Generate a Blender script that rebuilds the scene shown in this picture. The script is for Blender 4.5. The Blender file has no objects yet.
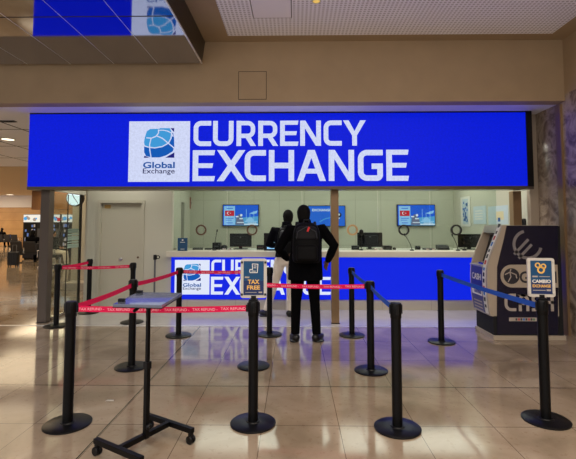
import bpy, bmesh, math, random
from mathutils import Vector, Matrix
random.seed(4)
sc = bpy.context.scene
COL = sc.collection
PI = math.pi

# ------------------------------------------------------------------ camera
F = 433.0; CX = 288.0; CY = 198.5
PITCH = math.radians(3.5); YAW = math.radians(0.9); CAMZ = 1.56
cam_d = bpy.data.cameras.new('camera'); cam = bpy.data.objects.new('camera', cam_d); COL.objects.link(cam)
cam_d.sensor_fit = 'HORIZONTAL'; cam_d.sensor_width = 36; cam_d.lens = F/576*36
cam_d.shift_y = (CY-229.5)/576
cam_d.clip_start = .05; cam_d.clip_end = 200
cam.location = (0, 0, CAMZ); cam.rotation_euler = (PI/2+PITCH, 0, YAW)
sc.camera = cam
RM = Matrix.Rotation(YAW, 3, 'Z') @ Matrix.Rotation(PI/2+PITCH, 3, 'X')
def ray(x, y): return RM @ Vector(((x-CX)/F, (CY-y)/F, -1))
def P(x, y, Y):                       # point of the plane at depth Y
    d = ray(x, y); return Vector((0, 0, CAMZ)) + d*(Y/d.y)
def G(x, y, z=0.0):                   # point of the floor (or of height z)
    d = ray(x, y); return Vector((0, 0, CAMZ)) + d*((z-CAMZ)/d.z)
def PXW(x, y, X):                     # point of a wall of constant X
    d = ray(x, y); return Vector((0, 0, CAMZ)) + d*(X/d.x)

# ------------------------------------------------------------------ materials
def lin(c): return tuple(((v/255)/12.92 if v/255 <= .04045 else ((v/255+.055)/1.055)**2.4) for v in c)
def mat(name, rgb, rough=.5, metal=0.0, noise=0.0, nscale=8.0, spec=.5, coat=0.0):
    m = bpy.data.materials.new(name); m.use_nodes = True
    nt = m.node_tree; b = nt.nodes['Principled BSDF']
    c = lin(rgb)
    b.inputs['Base Color'].default_value = (*c, 1); b.inputs['Roughness'].default_value = rough
    b.inputs['Metallic'].default_value = metal; b.inputs['Specular IOR Level'].default_value = spec
    b.inputs['Coat Weight'].default_value = coat
    if noise:
        tc = nt.nodes.new('ShaderNodeTexCoord'); n = nt.nodes.new('ShaderNodeTexNoise')
        n.inputs['Scale'].default_value = nscale; n.inputs['Detail'].default_value = 5
        r = nt.nodes.new('ShaderNodeValToRGB')
        r.color_ramp.elements[0].position = .3; r.color_ramp.elements[1].position = .7
        r.color_ramp.elements[0].color = (*[v*(1-noise) for v in c], 1)
        r.color_ramp.elements[1].color = (*[min(1, v*(1+noise)) for v in c], 1)
        nt.links.new(tc.outputs['Object'], n.inputs['Vector']); nt.links.new(n.outputs['Fac'], r.inputs['Fac'])
        nt.links.new(r.outputs['Color'], b.inputs['Base Color'])
    return m
def emit(name, rgb, s=1.0):
    m = bpy.data.materials.new(name); m.use_nodes = True
    b = m.node_tree.nodes['Principled BSDF']; c = lin(rgb)
    b.inputs['Base Color'].default_value = (.003, .003, .003, 1); b.inputs['Roughness'].default_value = .5; b.inputs['Specular IOR Level'].default_value = .12
    b.inputs['Emission Color'].default_value = (*c, 1); b.inputs['Emission Strength'].default_value = s
    return m
class N:                               # small node-building helper
    def __init__(s, m): s.nt = m.node_tree; s.n = s.nt.nodes; s.l = s.nt.links
    def math(s, op, a, b=None, c=None):
        k = s.n.new('ShaderNodeMath'); k.operation = op
        for i, v in enumerate((a, b, c)):
            if v is None: continue
            if isinstance(v, (int, float)): k.inputs[i].default_value = v
            else: s.l.new(v, k.inputs[i])
        return k.outputs[0]
    def mix(s, f, a, b):
        k = s.n.new('ShaderNodeMix'); k.data_type = 'RGBA'
        for i, v in ((0, f), (6, a), (7, b)):
            if isinstance(v, (int, float)): k.inputs[i].default_value = v
            elif isinstance(v, tuple): k.inputs[i].default_value = (*v, 1)
            else: s.l.new(v, k.inputs[i])
        return k.outputs[2]
    def noise(s, vec, scale, detail=5, dist=0.0):
        k = s.n.new('ShaderNodeTexNoise'); k.inputs['Scale'].default_value = scale
        k.inputs['Detail'].default_value = detail; k.inputs['Distortion'].default_value = dist
        s.l.new(vec, k.inputs['Vector']); return k.outputs['Fac']
    def xyz(s):
        tc = s.n.new('ShaderNodeTexCoord'); sp = s.n.new('ShaderNodeSeparateXYZ'); s.l.new(tc.outputs['Object'], sp.inputs[0])
        return tc.outputs['Object'], sp.outputs[0], sp.outputs[1], sp.outputs[2]
    def ramp(s, f, stops):
        k = s.n.new('ShaderNodeValToRGB'); e = k.color_ramp.elements
        while len(e) < len(stops): e.new(.5)
        for q, (p, c) in zip(e, stops): q.position = p; q.color = (*c, 1)
        s.l.new(f, k.inputs[0]); return k.outputs[0]

def floor_material():
    m = mat('polished_stone_tiles', (160, 140, 118), .1, spec=.42); k = N(m); b = k.n['Principled BSDF']
    v, x, y, z = k.xyz()
    TW, TD = .597, .82
    fx = k.math('FRACT', k.math('DIVIDE', k.math('ADD', x, .255+TW*40), TW))
    fy = k.math('FRACT', k.math('DIVIDE', k.math('ADD', y, -4.295+TD*40), TD))
    ix = k.math('FLOOR', k.math('DIVIDE', k.math('ADD', x, .255+TW*40), TW))
    iy = k.math('FLOOR', k.math('DIVIDE', k.math('ADD', y, -4.295+TD*40), TD))
    gx = k.math('LESS_THAN', k.math('MULTIPLY', k.math('SUBTRACT', .5, k.math('ABSOLUTE', k.math('SUBTRACT', fx, .5))), TW), .0026)
    gy = k.math('LESS_THAN', k.math('MULTIPLY', k.math('SUBTRACT', .5, k.math('ABSOLUTE', k.math('SUBTRACT', fy, .5))), TD), .0032)
    big = k.math('MAXIMUM', k.math('LESS_THAN', k.math('ABSOLUTE', k.math('ADD', x, 1.449+.012)), .005),
                 k.math('LESS_THAN', k.math('ABSOLUTE', k.math('SUBTRACT', y, 4.295)), .007))
    cmb = k.n.new('ShaderNodeCombineXYZ'); k.l.new(ix, cmb.inputs[0]); k.l.new(iy, cmb.inputs[1])
    wn = k.n.new('ShaderNodeTexWhiteNoise'); k.l.new(cmb.outputs[0], wn.inputs['Vector'])
    cl = k.noise(v, 1.7, 8, .6); fine = k.noise(v, 22, 6)
    col = k.ramp(cl, [(.3, lin((132, 116, 97))), (.5, lin((157, 140, 120))), (.72, lin((178, 163, 144)))])
    col = k.mix(k.math('MULTIPLY', k.math('GREATER_THAN', fine, .62), .22), col, lin((116, 86, 62)))
    col = k.mix(k.math('MULTIPLY', wn.outputs[0], .22), col, lin((128, 102, 80)))
    col = k.mix(k.math('MULTIPLY', k.math('MAXIMUM', gx, gy), .85), col, lin((70, 55, 42)))
    col = k.mix(k.math('MULTIPLY', big, .9), col, lin((28, 24, 20)))
    k.l.new(col, b.inputs['Base Color'])
    k.l.new(k.math('ADD', k.math('MULTIPLY', cl, .08), .045), b.inputs['Roughness'])
    return m
def marble_material():
    m = mat('brown_grey_marble', (90, 75, 65), .22); k = N(m); b = k.n['Principled BSDF']
    v, x, y, z = k.xyz(); a = k.noise(v, 3.2, 9, 1.6); c = k.noise(v, 14, 8, .8)
    col = k.ramp(a, [(.28, lin((86, 72, 62))), (.46, lin((140, 122, 106))), (.6, lin((182, 164, 144))), (.75, lin((116, 98, 82)))])
    col = k.mix(k.math('MULTIPLY', k.math('GREATER_THAN', c, .58), .35), col, lin((176, 160, 144)))
    k.l.new(col, b.inputs['Base Color']); return m
def perforated_material():
    m = mat('perforated_metal_ceiling', (170, 152, 138), .5); k = N(m); b = k.n['Principled BSDF']
    v, x, y, z = k.xyz(); S = .052
    fx = k.math('SUBTRACT', k.math('FRACT', k.math('DIVIDE', k.math('ADD', x, 20), S)), .5)
    fy = k.math('SUBTRACT', k.math('FRACT', k.math('DIVIDE', k.math('ADD', y, 20), S)), .5)
    d = k.math('ADD', k.math('MULTIPLY', fx, fx), k.math('MULTIPLY', fy, fy))
    col = k.mix(k.math('LESS_THAN', d, .10), lin((250, 248, 255)), lin((196, 190, 196)))
    k.l.new(col, b.inputs['Base Color']); return m
def panel_wall_material():
    m = mat('pale_wall_panels', (205, 204, 186), .45); k = N(m); b = k.n['Principled BSDF']
    v, x, y, z = k.xyz()
    def seam(c, per, off, w):
        f = k.math('FRACT', k.math('DIVIDE', k.math('ADD', c, per*40-off), per))
        return k.math('LESS_THAN', k.math('MULTIPLY', k.math('SUBTRACT', .5, k.math('ABSOLUTE', k.math('SUBTRACT', f, .5))), per), w)
    s = k.math('MAXIMUM', seam(x, .62, -1.0, .005), seam(z, 1.1, 2.17, .004))
    k.l.new(k.mix(k.math('MULTIPLY', s, .45), lin((192, 192, 176)), lin((120, 118, 104))), b.inputs['Base Color']); return m
def led_material(name, rgb):
    m = emit(name, rgb); k = N(m); b = k.n['Principled BSDF']
    v, x, y, z = k.xyz(); S = .02
    fx = k.math('FRACT', k.math('DIVIDE', k.math('ADD', x, 20), S)); fz = k.math('FRACT', k.math('DIVIDE', k.math('ADD', z, 20), S))
    g = k.math('MAXIMUM', k.math('LESS_THAN', fx, .16), k.math('LESS_THAN', fz, .16))
    n = k.noise(v, 30, 2)
    s = k.math('MULTIPLY', k.math('SUBTRACT', 1.08, k.math('MULTIPLY', g, .28)), k.math('ADD', .82, k.math('MULTIPLY', n, .36)))
    k.l.new(s, b.inputs['Emission Strength']); return m
def wood_material():
    m = mat('honey_wood_wall', (196, 150, 92), .4); k = N(m); b = k.n['Principled BSDF']
    v, x, y, z = k.xyz(); f = k.math('FRACT', k.math('MULTIPLY', z, 1.6))
    n = k.noise(v, 1.5, 6)
    col = k.mix(n, lin((170, 124, 72)), lin((214, 170, 110)))
    k.l.new(k.mix(k.math('MULTIPLY', k.math('LESS_THAN', f, .03), .5), col, lin((90, 60, 30))), b.inputs['Base Color']); return m
def glass_material(name, tint=(235, 242, 238), gl=.9):
    m = bpy.data.materials.new(name); m.use_nodes = True; nt = m.node_tree; nt.nodes.clear()
    o = nt.nodes.new('ShaderNodeOutputMaterial'); t = nt.nodes.new('ShaderNodeBsdfTransparent'); g = nt.nodes.new('ShaderNodeBsdfGlossy')
    fr = nt.nodes.new('ShaderNodeFresnel'); mx = nt.nodes.new('ShaderNodeMixShader')
    t.inputs[0].default_value = (*lin(tint), 1); g.inputs[0].default_value = (gl, gl, gl, 1); g.inputs['Roughness'].default_value = .01
    ge = nt.nodes.new('ShaderNodeNewGeometry'); ma = nt.nodes.new('ShaderNodeMath'); ma.operation = 'MULTIPLY_ADD'   # same index on both faces of the thin sheet
    ma.inputs[1].default_value = 1/1.45-1.45; ma.inputs[2].default_value = 1.45
    nt.links.new(ge.outputs['Backfacing'], ma.inputs[0]); nt.links.new(ma.outputs[0], fr.inputs[0])
    nt.links.new(fr.outputs[0], mx.inputs[0]); nt.links.new(t.outputs[0], mx.inputs[1]); nt.links.new(g.outputs[0], mx.inputs[2])
    nt.links.new(mx.outputs[0], o.inputs[0]); return m

M = dict(
    floor=floor_material(), marble=marble_material(), perf=perforated_material(), panels=panel_wall_material(), wood=wood_material(),
    beige=mat('beige_painted_plaster', (166, 143, 112), .6, noise=.05, nscale=3), soffit=mat('white_soffit', (240, 240, 248), .5),
    white=mat('white_paint', (196, 194, 178), .5), offwhite=mat('offwhite_door', (190, 186, 168), .45), warmlit=mat('warm_lit_ceiling', (206, 180, 144), .6),
    mirror=mat('mirror_steel', (172, 174, 184), .05, 1.0), darksteel=mat('dark_steel', (60, 56, 54), .3, .9), seam=mat('bright_seam', (225, 222, 218), .3, .6),
    bronze=mat('bronze_metal', (150, 122, 90), .3, .45), brownsteel=mat('brown_steel', (100, 90, 82), .3, .5), steel=mat('polished_steel', (190, 185, 182), .15, 1.0),
    black=mat('black_satin', (3, 3, 4), .4, spec=.22), blackbase=mat('black_base', (9, 9, 12), .35, spec=.3), blackplastic=mat('black_plastic', (5, 5, 7), .4, spec=.3),
    matteblack=mat('matte_black', (8, 8, 10), .8), groove=mat('groove_shadow_gap', (46, 38, 30), .8), greyplastic=mat('grey_plastic', (92, 92, 96), .45),
    red=mat('red_webbing', (222, 12, 78), .6, spec=.2), blue=mat('blue_webbing', (42, 92, 200), .6, spec=.2), beltprint=mat('belt_print', (240, 180, 190), .6),
    led=led_material('led_blue', (2, 26, 214)), ledw=led_material('led_white', (206, 214, 244)), led2=emit('counter_blue', (10, 36, 226)), led2w=emit('counter_white', (222, 230, 250)),
    g1=emit('globe_cyan', (62, 152, 214)), g2=emit('globe_blue', (10, 88, 180)), g3=emit('globe_navy', (28, 30, 120)), gt1=emit('logo_text_blue', (24, 84, 160)), gt2=emit('logo_text_navy', (44, 46, 92)),
    counter=mat('pale_counter', (214, 208, 192), .35), plinth=mat('cream_plinth', (196, 188, 170), .45), tableblue=mat('grey_table_laminate', (92, 98, 118), .2, coat=1.0),
    glass=glass_material('clear_glass'), frost=mat('frosted_band', (206, 220, 214), .6), tan=mat('tan_trim', (172, 158, 140), .35), navy=mat('navy_laminate', (20, 18, 40), .25),
    navyblue=mat('blue_laminate', (52, 58, 116), .35), silver=mat('silver_plastic', (176, 172, 166), .28, .5), palegrey=mat('pale_grey_print', (172, 160, 150), .5),
    printw=mat('white_print', (226, 222, 214), .5), darkprint=mat('dark_print', (40, 38, 44), .5), redprint=mat('red_print', (190, 50, 46), .5), blueprint=mat('blue_print', (40, 110, 190), .5), greenprint=mat('green_print', (80, 130, 90), .5),
    poster=mat('poster_blue', (14, 70, 112), .3), poster2=mat('poster_deep_blue', (20, 44, 92), .3), gold=mat('gold_print', (232, 182, 92), .5), frame=mat('pale_frame', (196, 190, 180), .35), framedark=mat('dark_clip', (50, 48, 48), .4),
    scr_b=emit('screen_blue', (26, 104, 224), 1.0), scr_d=emit('screen_deep_blue', (6, 92, 226), 1.0), scr_l=emit('screen_pale_blue', (150, 204, 250), 1.0), scr_w=emit('screen_white', (225, 238, 252), 1.0), scr_r=emit('screen_red', (204, 22, 48), 1.0), scr_g=emit('screen_grey', (112, 118, 150), .9), scr_k=emit('screen_dark', (20, 34, 60), .8), scr_t=emit('screen_turquoise', (90, 176, 236), .9),
    cloth=mat('black_cloth', (6, 6, 9), .9, noise=.25, nscale=30, spec=.08), trouser=mat('black_trousers', (4, 4, 6), .9, spec=.08), navycloth=mat('dark_navy_cloth', (8, 9, 17), .9, spec=.1), beigecloth=mat('beige_trousers', (232, 222, 208), .85, noise=.06, nscale=12), pack=mat('backpack_nylon', (6, 6, 8), .7, spec=.15), packgrey=mat('backpack_grey_nylon', (22, 22, 27), .7, spec=.2), strap=mat('grey_strap', (44, 46, 54), .6),
    skin=mat('brown_skin', (122, 84, 60), .55), hair=mat('black_hair', (7, 6, 6), .8, spec=.2), shoe=mat('black_shoes', (12, 11, 12), .4), eye=mat('eye_white', (220, 215, 205), .3), paleskin=mat('tan_skin', (176, 128, 98), .55),
    chair=mat('dark_chair', (30, 28, 30), .5), chrome=mat('chrome', (200, 196, 190), .15, 1.0), lamp=emit('downlight', (255, 236, 205), 3.0), clockface=emit('glow_clock_face', (226, 242, 244), 1.5),
    vendlit=emit('vending_header_light', (235, 228, 215), 1.1), vendblue=emit('vending_window_light', (110, 132, 190), .8), vendcol=emit('vending_goods_light', (196, 176, 160), .7), brown=mat('brown_fascia', (120, 84, 52), .5), suit=mat('suitcase_black', (20, 20, 22), .45), bagwhite=mat('white_bag', (205, 196, 184), .6), bagblue=mat('blue_bag', (30, 70, 150), .6), paper=mat('paper', (232, 228, 220), .7),
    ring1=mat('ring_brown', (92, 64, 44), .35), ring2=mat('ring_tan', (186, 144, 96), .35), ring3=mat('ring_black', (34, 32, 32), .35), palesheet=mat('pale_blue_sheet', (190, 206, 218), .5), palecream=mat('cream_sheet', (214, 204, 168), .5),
)

# ------------------------------------------------------------------ mesh helpers
def obj(name, bm, m, parent=None, smooth=None):
    me = bpy.data.meshes.new(name)
    bmesh.ops.recalc_face_normals(bm, faces=bm.faces[:]); bm.to_mesh(me); bm.free()
    o = bpy.data.objects.new(name, me); COL.objects.link(o)
    if isinstance(m, str): m = M[m]
    if m: me.materials.append(m)
    if parent: o.parent = parent
    if smooth:
        for p in me.polygons: p.use_smooth = True
        if smooth != True: me.set_sharp_from_angle(angle=math.radians(smooth))
    return o
def tag(o, label, cat, group=None):
    o['label'] = label; o['category'] = cat
    if group: o['group'] = group
    return o
def thing(name, label, cat, loc=(0, 0, 0), rz=0.0, group=None):
    o = bpy.data.objects.new(name, None); COL.objects.link(o); o.location = loc; o.rotation_euler = (0, 0, rz)
    o.empty_display_size = .1
    return tag(o, label, cat, group)
def struct(name, bm, m, parent=None, smooth=None):
    o = obj(name, bm, m, parent, smooth)
    if not parent: o['kind'] = 'structure'
    return o
def dup(root, loc, rz=None, label=None, group=None):
    r = root.copy(); COL.objects.link(r); r.location = loc
    if rz is not None: r.rotation_euler = (0, 0, rz)
    if label: r['label'] = label
    if group: r['group'] = group
    for ch in list(root.children):
        c = ch.copy(); COL.objects.link(c); c.parent = r
        for g in ch.children:
            d = g.copy(); COL.objects.link(d); d.parent = c
    return r
def B(): return bmesh.new()
def box(bm, x0, x1, y0, y1, z0, z1, bev=0.0, mtx=None):
    g = bmesh.ops.create_cube(bm, size=1); vs = g['verts']
    for v in vs:
        v.co = Vector((x0+(v.co.x+.5)*(x1-x0), y0+(v.co.y+.5)*(y1-y0), z0+(v.co.z+.5)*(z1-z0)))
    if mtx is not None:
        for v in vs: v.co = mtx @ v.co
    if bev:
        es = list({e for v in vs for e in v.link_edges})
        bmesh.ops.bevel(bm, geom=es, offset=bev, segments=2, profile=.6, affect='EDGES')
    return bm
def lathe(bm, prof, seg=32, mtx=None):
    rings = []
    for r, z in prof:
        if r < 1e-5: rings.append([bm.verts.new((0, 0, z))])
        else: rings.append([bm.verts.new((r*math.cos(2*PI*i/seg), r*math.sin(2*PI*i/seg), z)) for i in range(seg)])
    for a, b in zip(rings, rings[1:]):
        for i in range(seg):
            j = (i+1) % seg
            if len(a) == 1 and len(b) == 1: continue
            if len(a) == 1: bm.faces.new((a[0], b[i], b[j]))
            elif len(b) == 1: bm.faces.new((a[i], a[j], b[0]))
            else: bm.faces.new((a[i], a[j], b[j], b[i]))
    if mtx is not None:
        for r in rings:
            for v in r: v.co = mtx @ v.co
    return bm
def tube(bm, pts, radii, seg=12, cap=True, sx=1.0):
    pts = [Vector(p) for p in pts]
    if isinstance(radii, (int, float)): radii = [radii]*len(pts)
    if cap:                                     # rounded ends
        n0, n1 = [], []
        d0 = (pts[0]-pts[1]).normalized(); d1 = (pts[-1]-pts[-2]).normalized()
        n0 = [(pts[0]+d0*radii[0]*math.sin(a), radii[0]*max(.02, math.cos(a))) for a in (PI*.49, PI*.33, PI*.17)]
        n1 = [(pts[-1]+d1*radii[-1]*math.sin(a), radii[-1]*max(.02, math.cos(a))) for a in (PI*.17, PI*.33, PI*.49)]
        pts = [p for p, r in n0]+pts+[p for p, r in n1]; radii = [r for p, r in n0]+list(radii)+[r for p, r in n1]
    rings = []; up = None
    for i, p in enumerate(pts):
        t = (pts[min(i+1, len(pts)-1)]-pts[max(i-1, 0)]).normalized()
        if up is None: up = Vector((0, 1, 0)) if abs(t.y) < .9 else Vector((1, 0, 0))
        a = t.cross(up)
        if a.length < 1e-4: a = t.cross(Vector((1, 0, 0)))
        a.normalize(); b = a.cross(t).normalized(); up = b
        rings.append([bm.verts.new(p+(a*math.cos(2*PI*k/seg)*sx+b*math.sin(2*PI*k/seg))*radii[i]) for k in range(seg)])
    for a, b in zip(rings, rings[1:]):
        for k in range(seg): bm.faces.new((a[k], a[(k+1) % seg], b[(k+1) % seg], b[k]))
    bm.faces.new(rings[0][::-1]); bm.faces.new(rings[-1])
    return bm
def loft(bm, rings, seg=20, pw=2.0):            # rings of (cx, cy, cz, rx, ry): horizontal (super)ellipses
    R = []
    for cx, cy, cz, rx, ry in rings:
        L = []
        for k in range(seg):
            a = 2*PI*k/seg; c, s = math.cos(a), math.sin(a)
            L.append(bm.verts.new((cx+rx*math.copysign(abs(c)**(2/pw), c), cy+ry*math.copysign(abs(s)**(2/pw), s), cz)))
        R.append(L)
    for a, b in zip(R, R[1:]):
        for k in range(seg): bm.faces.new((a[k], a[(k+1) % seg], b[(k+1) % seg], b[k]))
    bm.faces.new(R[0][::-1]); bm.faces.new(R[-1]); return bm
def prism(bm, poly, y0, y1):                    # polygon in the x-z plane given depth along y
    a = [bm.verts.new((x, y0, z)) for x, z in poly]; b = [bm.verts.new((x, y1, z)) for x, z in poly]
    bm.faces.new(a); bm.faces.new(b[::-1]); n = len(poly)
    for i in range(n): bm.faces.new((a[i], b[i], b[(i+1) % n], a[(i+1) % n]))
    return bm
def prismz(bm, poly, z0, z1):
    a = [bm.verts.new((x, y, z0)) for x, y in poly]; b = [bm.verts.new((x, y, z1)) for x, y in poly]
    bm.faces.new(a[::-1]); bm.faces.new(b); n = len(poly)
    for i in range(n): bm.faces.new((a[i], a[(i+1) % n], b[(i+1) % n], b[i]))
    return bm
def disc(cx, cz, r, n=28, a0=0, a1=2*PI, rz=None):
    rz = rz or r
    return [(cx+r*math.cos(a0+(a1-a0)*i/n), cz+rz*math.sin(a0+(a1-a0)*i/n)) for i in range(n if a1-a0 > 6.28 else n+1)]
def rrect(x0, x1, z0, z1, r, n=5):
    out = []
    for cx, cz, a in ((x1-r, z1-r, 0), (x0+r, z1-r, PI/2), (x0+r, z0+r, PI), (x1-r, z0+r, 1.5*PI)):
        out += [(cx+r*math.cos(a+PI/2*i/n), cz+r*math.sin(a+PI/2*i/n)) for i in range(n+1)]
    return out
def polys(name, ps, y, m, parent=None, t=.004):  # flat raised shapes facing -y, back side at y
    if name in EACH:
        for p in ps: o = obj(name, prism(B(), p, y-t, y), m, parent)
        return o
    bm = B()
    for p in ps: prism(bm, p, y-t, y)
    return obj(name, bm, m, parent)
EACH = {'logo_corner', 'panel_line', 'building_light', 'emblem_light', 'pattern_patch', 'print', 'print_line', 'small_print', 'header_art', 'goods'}
def ring_poly(bm, cx, cz, ro, ri, y0, y1, seg=36):
    R = []
    for r, y in ((ro, y0), (ri, y0), (ri, y1), (ro, y1)):
        R.append([bm.verts.new((cx+r*math.cos(2*PI*k/seg), y, cz+r*math.sin(2*PI*k/seg))) for k in range(seg)])
    for i in range(4):
        a, b = R[i], R[(i+1) % 4]
        for k in range(seg): bm.faces.new((a[k], a[(k+1) % seg], b[(k+1) % seg], b[k]))
    return bm

# ------------------------------------------------------------------ lettering drawn as broad strokes
def arc(cx, cz, r, a0, a1, n=7): return [(cx+r*math.cos(math.radians(a0+(a1-a0)*i/n)), cz+r*math.sin(math.radians(a0+(a1-a0)*i/n))) for i in range(n+1)]
def ribbon(pts, t):
    q = [pts[0]]
    for p in pts[1:]:
        if math.hypot(p[0]-q[-1][0], p[1]-q[-1][1]) > 1e-4: q.append(p)
    L, Rr = [], []
    for i, (x, z) in enumerate(q):
        a = q[max(i-1, 0)]; c = q[min(i+1, len(q)-1)]
        d1 = (x-a[0], z-a[1]) if i else (c[0]-x, c[1]-z); d2 = (c[0]-x, c[1]-z) if i < len(q)-1 else d1
        l1 = math.hypot(*d1); l2 = math.hypot(*d2)
        n1 = (-d1[1]/l1, d1[0]/l1); n2 = (-d2[1]/l2, d2[0]/l2)
        nx, nz = n1[0]+n2[0], n1[1]+n2[1]; ln = math.hypot(nx, nz); nx /= ln; nz /= ln
        k = t/2/max(.3, nx*n1[0]+nz*n1[1])
        L.append((x+nx*k, z+nz*k)); Rr.append((x-nx*k, z-nz*k))
    return [[L[i], Rr[i], Rr[i+1], L[i+1]] for i in range(len(q)-1)]
def para(b0, b1, t0, t1, z0=0.0, z1=1.0): return [(b0, z0), (b1, z0), (t1, z1), (t0, z1)]
def glyph(ch, w, t, rc=.2):
    a = t/2
    if ch == 'C': return ribbon([(w, 1-a)]+arc(a+rc, 1-a-rc, rc, 90, 180)+arc(a+rc, a+rc, rc, 180, 270)+[(w, a)], t)
    if ch == 'G': return ribbon([(w, 1-a)]+arc(a+rc, 1-a-rc, rc, 90, 180)+arc(a+rc, a+rc, rc, 180, 270)+arc(w-a-.1, a+.1, .1, 270, 360)+[(w-a, .47), (w*.55, .47)], t*.98)
    if ch == 'U': return ribbon([(a, 1)]+arc(a+rc, a+rc, rc, 180, 270)+arc(w-a-rc, a+rc, rc, 270, 360)+[(w-a, 1)], t)
    if ch == 'R':
        r = w-a-.03; m = .40; q = (1-a-m)/2
        return [para(0, t, 0, t)]+ribbon([(a, 1-a)]+arc(r-q*.8, 1-a-q*.8, q*.8, 90, 0)+arc(r-q*.8, m+q*.8, q*.8, 0, -90)+[(a, m)], t*.93)+[para(w-t*1.15, w, .40*w, .40*w+t*1.15, 0, m)]
    if ch == 'E': return [para(0, t, 0, t), para(0, w-.03, 0, w, 1-t*.9, 1), para(0, w-.09, 0, w-.06, .5-t*.42, .5+t*.42), para(0, w-.03, 0, w, 0, t*.9)]
    if ch == 'N': return [para(0, t, 0, t), para(w-t, w, w-t, w), para(w-t*1.1, w, 0, t*1.1)]
    if ch == 'Y': return [para(w/2-a, w/2+a, w/2-a, w/2+a, 0, .44), para(w/2-a, w/2+a, 0, t*1.2, .40, 1), para(w/2-a, w/2+a, w-t*1.2, w, .40, 1)]
    if ch == 'X': return [para(0, t*1.25, w-t*1.25, w), para(w-t*1.25, w, 0, t*1.25)]
    if ch == 'H': return [para(0, t, 0, t), para(w-t, w, w-t, w), para(0, w, 0, w, .5-a, .5+a)]
    if ch == 'A': return [para(0, t*1.1, w/2-t*.62, w/2+t*.5), para(w-t*1.1, w, w/2-t*.5, w/2+t*.62), para(w*.2, w*.8, w*.24, w*.76, .24, .24+t*.85)]
    if ch == 'a': return ribbon([(a, 0)]+arc(a+rc, 1-a-rc, rc, 180, 90)+arc(w-a-rc, 1-a-rc, rc, 90, 0)+[(w-a, 0)], t)+[para(0, w, 0, w, .36, .36+t)]
    if ch == 'S':
        q = (.5-a)/2
        return ribbon([(w, 1-a)]+arc(a+q, 1-a-q, q, 90, 270)+arc(w-a-q, a+q, q, 90, -90)+[(0, a)], t)
    return []
def word(spec, z0, h, t=.19, rc=.2):             # spec: [(char, x0, x1)]
    out = []
    for ch, x0, x1 in spec:
        for p in glyph(ch, (x1-x0)/h, t, rc): out.append([(x0+px*h, z0+pz*h) for px, pz in p])
    return out
_tc = {}
def text(name, s, m, parent, loc, height=None, width=None, rz=0.0, bold=0.0, align='CENTER', rx=PI/2, ry=0.0):
    key = (s, bold, align)
    if key not in _tc:
        c = bpy.data.curves.new('lettering', 'FONT'); c.body = s; c.align_x = align; c.align_y = 'CENTER'; c.size = 1; c.offset = bold; c.extrude = .012; c.resolution_u = 3
        o = bpy.data.objects.new('lettering', c); COL.objects.link(o); bpy.context.view_layer.update()
        me = bpy.data.meshes.new_from_object(o.evaluated_get(bpy.context.evaluated_depsgraph_get()))
        bpy.data.objects.remove(o); bpy.data.curves.remove(c)
        xs = [v.co.x for v in me.vertices]; ys = [v.co.y for v in me.vertices]
        cxm = (min(xs)+max(xs))/2 if align == 'CENTER' else min(xs); cym = (min(ys)+max(ys))/2
        for v in me.vertices: v.co.x -= cxm; v.co.y -= cym
        _tc[key] = (me, max(xs)-min(xs), max(ys)-min(ys))
    me, w, h = _tc[key]; me = me.copy(); me.materials.clear(); me.materials.append(M[m] if isinstance(m, str) else m)
    sx = (width/w) if width else (height/h); sy = (height/h) if height else sx
    me.transform(Matrix.Translation(loc) @ Matrix.Rotation(rz, 4, 'Z') @ Matrix.Rotation(ry, 4, 'Y') @ Matrix.Rotation(rx, 4, 'X') @ Matrix.Diagonal((sx, sy, min(sx, sy)*.6, 1)))
    o = bpy.data.objects.new(name, me); COL.objects.link(o); o.parent = parent; return o

# ================================================================== SETTING
YF = 6.2                                    # the beige wall over the shop front
ZF = P(294, 102.5, YF).z; ZC = P(294, 41.5, YF).z; XR = 3.89; YS = 6.75
YB = 10.6; YD = 8.1
ZS = P(294, 112, YS).z                       # soffit = sign top
ZF = min(ZF, ZS)
struct('floor', box(B(), -26, XR+.2, -3.5, 34, -.12, 0), 'floor')
struct('floor_inner', box(B(), -3.9, XR, 6.79, YB, 0, .003), mat('pale_inner_floor', (196, 190, 184), .14, noise=.06, nscale=3))
bm = B(); box(bm, -14, XR, YF, YF+.2, ZS, ZC+.2); struct('wall_front', bm, 'beige')
bm = B(); box(bm, -26, XR, YF+.2, 34, ZS, ZS+.12); struct('ceiling_soffit', bm, 'soffit')
bm = B(); box(bm, -14, XR, -1.2, YF, ZC, ZC+.12); struct('ceiling', bm, 'beige')
XP0 = P(228, 33, 5.97).x
bm = B(); box(bm, XP0, XR-.28, -1.1, 5.97, ZC-.012, ZC); struct('ceiling_perforated_panel', bm, 'perf')
bm = B(); box(bm, XR, XR+.2, -3.5, YB+.2, 0, 3.44); struct('wall_right', bm, 'marble')
bm = B(); box(bm, XR-.0, XR+.2, -3.5, YB+.2, 3.44, ZC+.12); struct('wall_right_upper', bm, 'beige')
bm = B(); box(bm, XR-.03, XR, 7.06, YB, 0, 2.9); struct('wall_right_lining', bm, 'white')
bm = B(); box(bm, XR-.035, XR, 6.27, 6.39, 0, 3.32); struct('trim_1', bm, 'bronze')
bm = B(); box(bm, XR-.13, XR, 6.96, 7.06, 0, ZS); struct('trim_2', bm, 'tan')
bm = B(); box(bm, -26, XR-.14, 6.755, 6.79, 0, .004); struct('trim_3', bm, 'seam')
bm = B(); box(bm, -4.0, XR, YB, YB+.15, 0, 2.95); struct('wall_back', bm, 'panels')
XJ = P(172, 230, YD).x
xl = -2.57
bm = B()
box(bm, xl-.12, xl, YD+.12, 9.76, 0, 2.9); box(bm, xl-.12, xl, 10.05, YB, 0, 2.9); box(bm, xl-.12, xl, 9.76, 10.05, 2.08, 2.9)
struct('wall_inner_left', bm, 'white')
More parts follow.
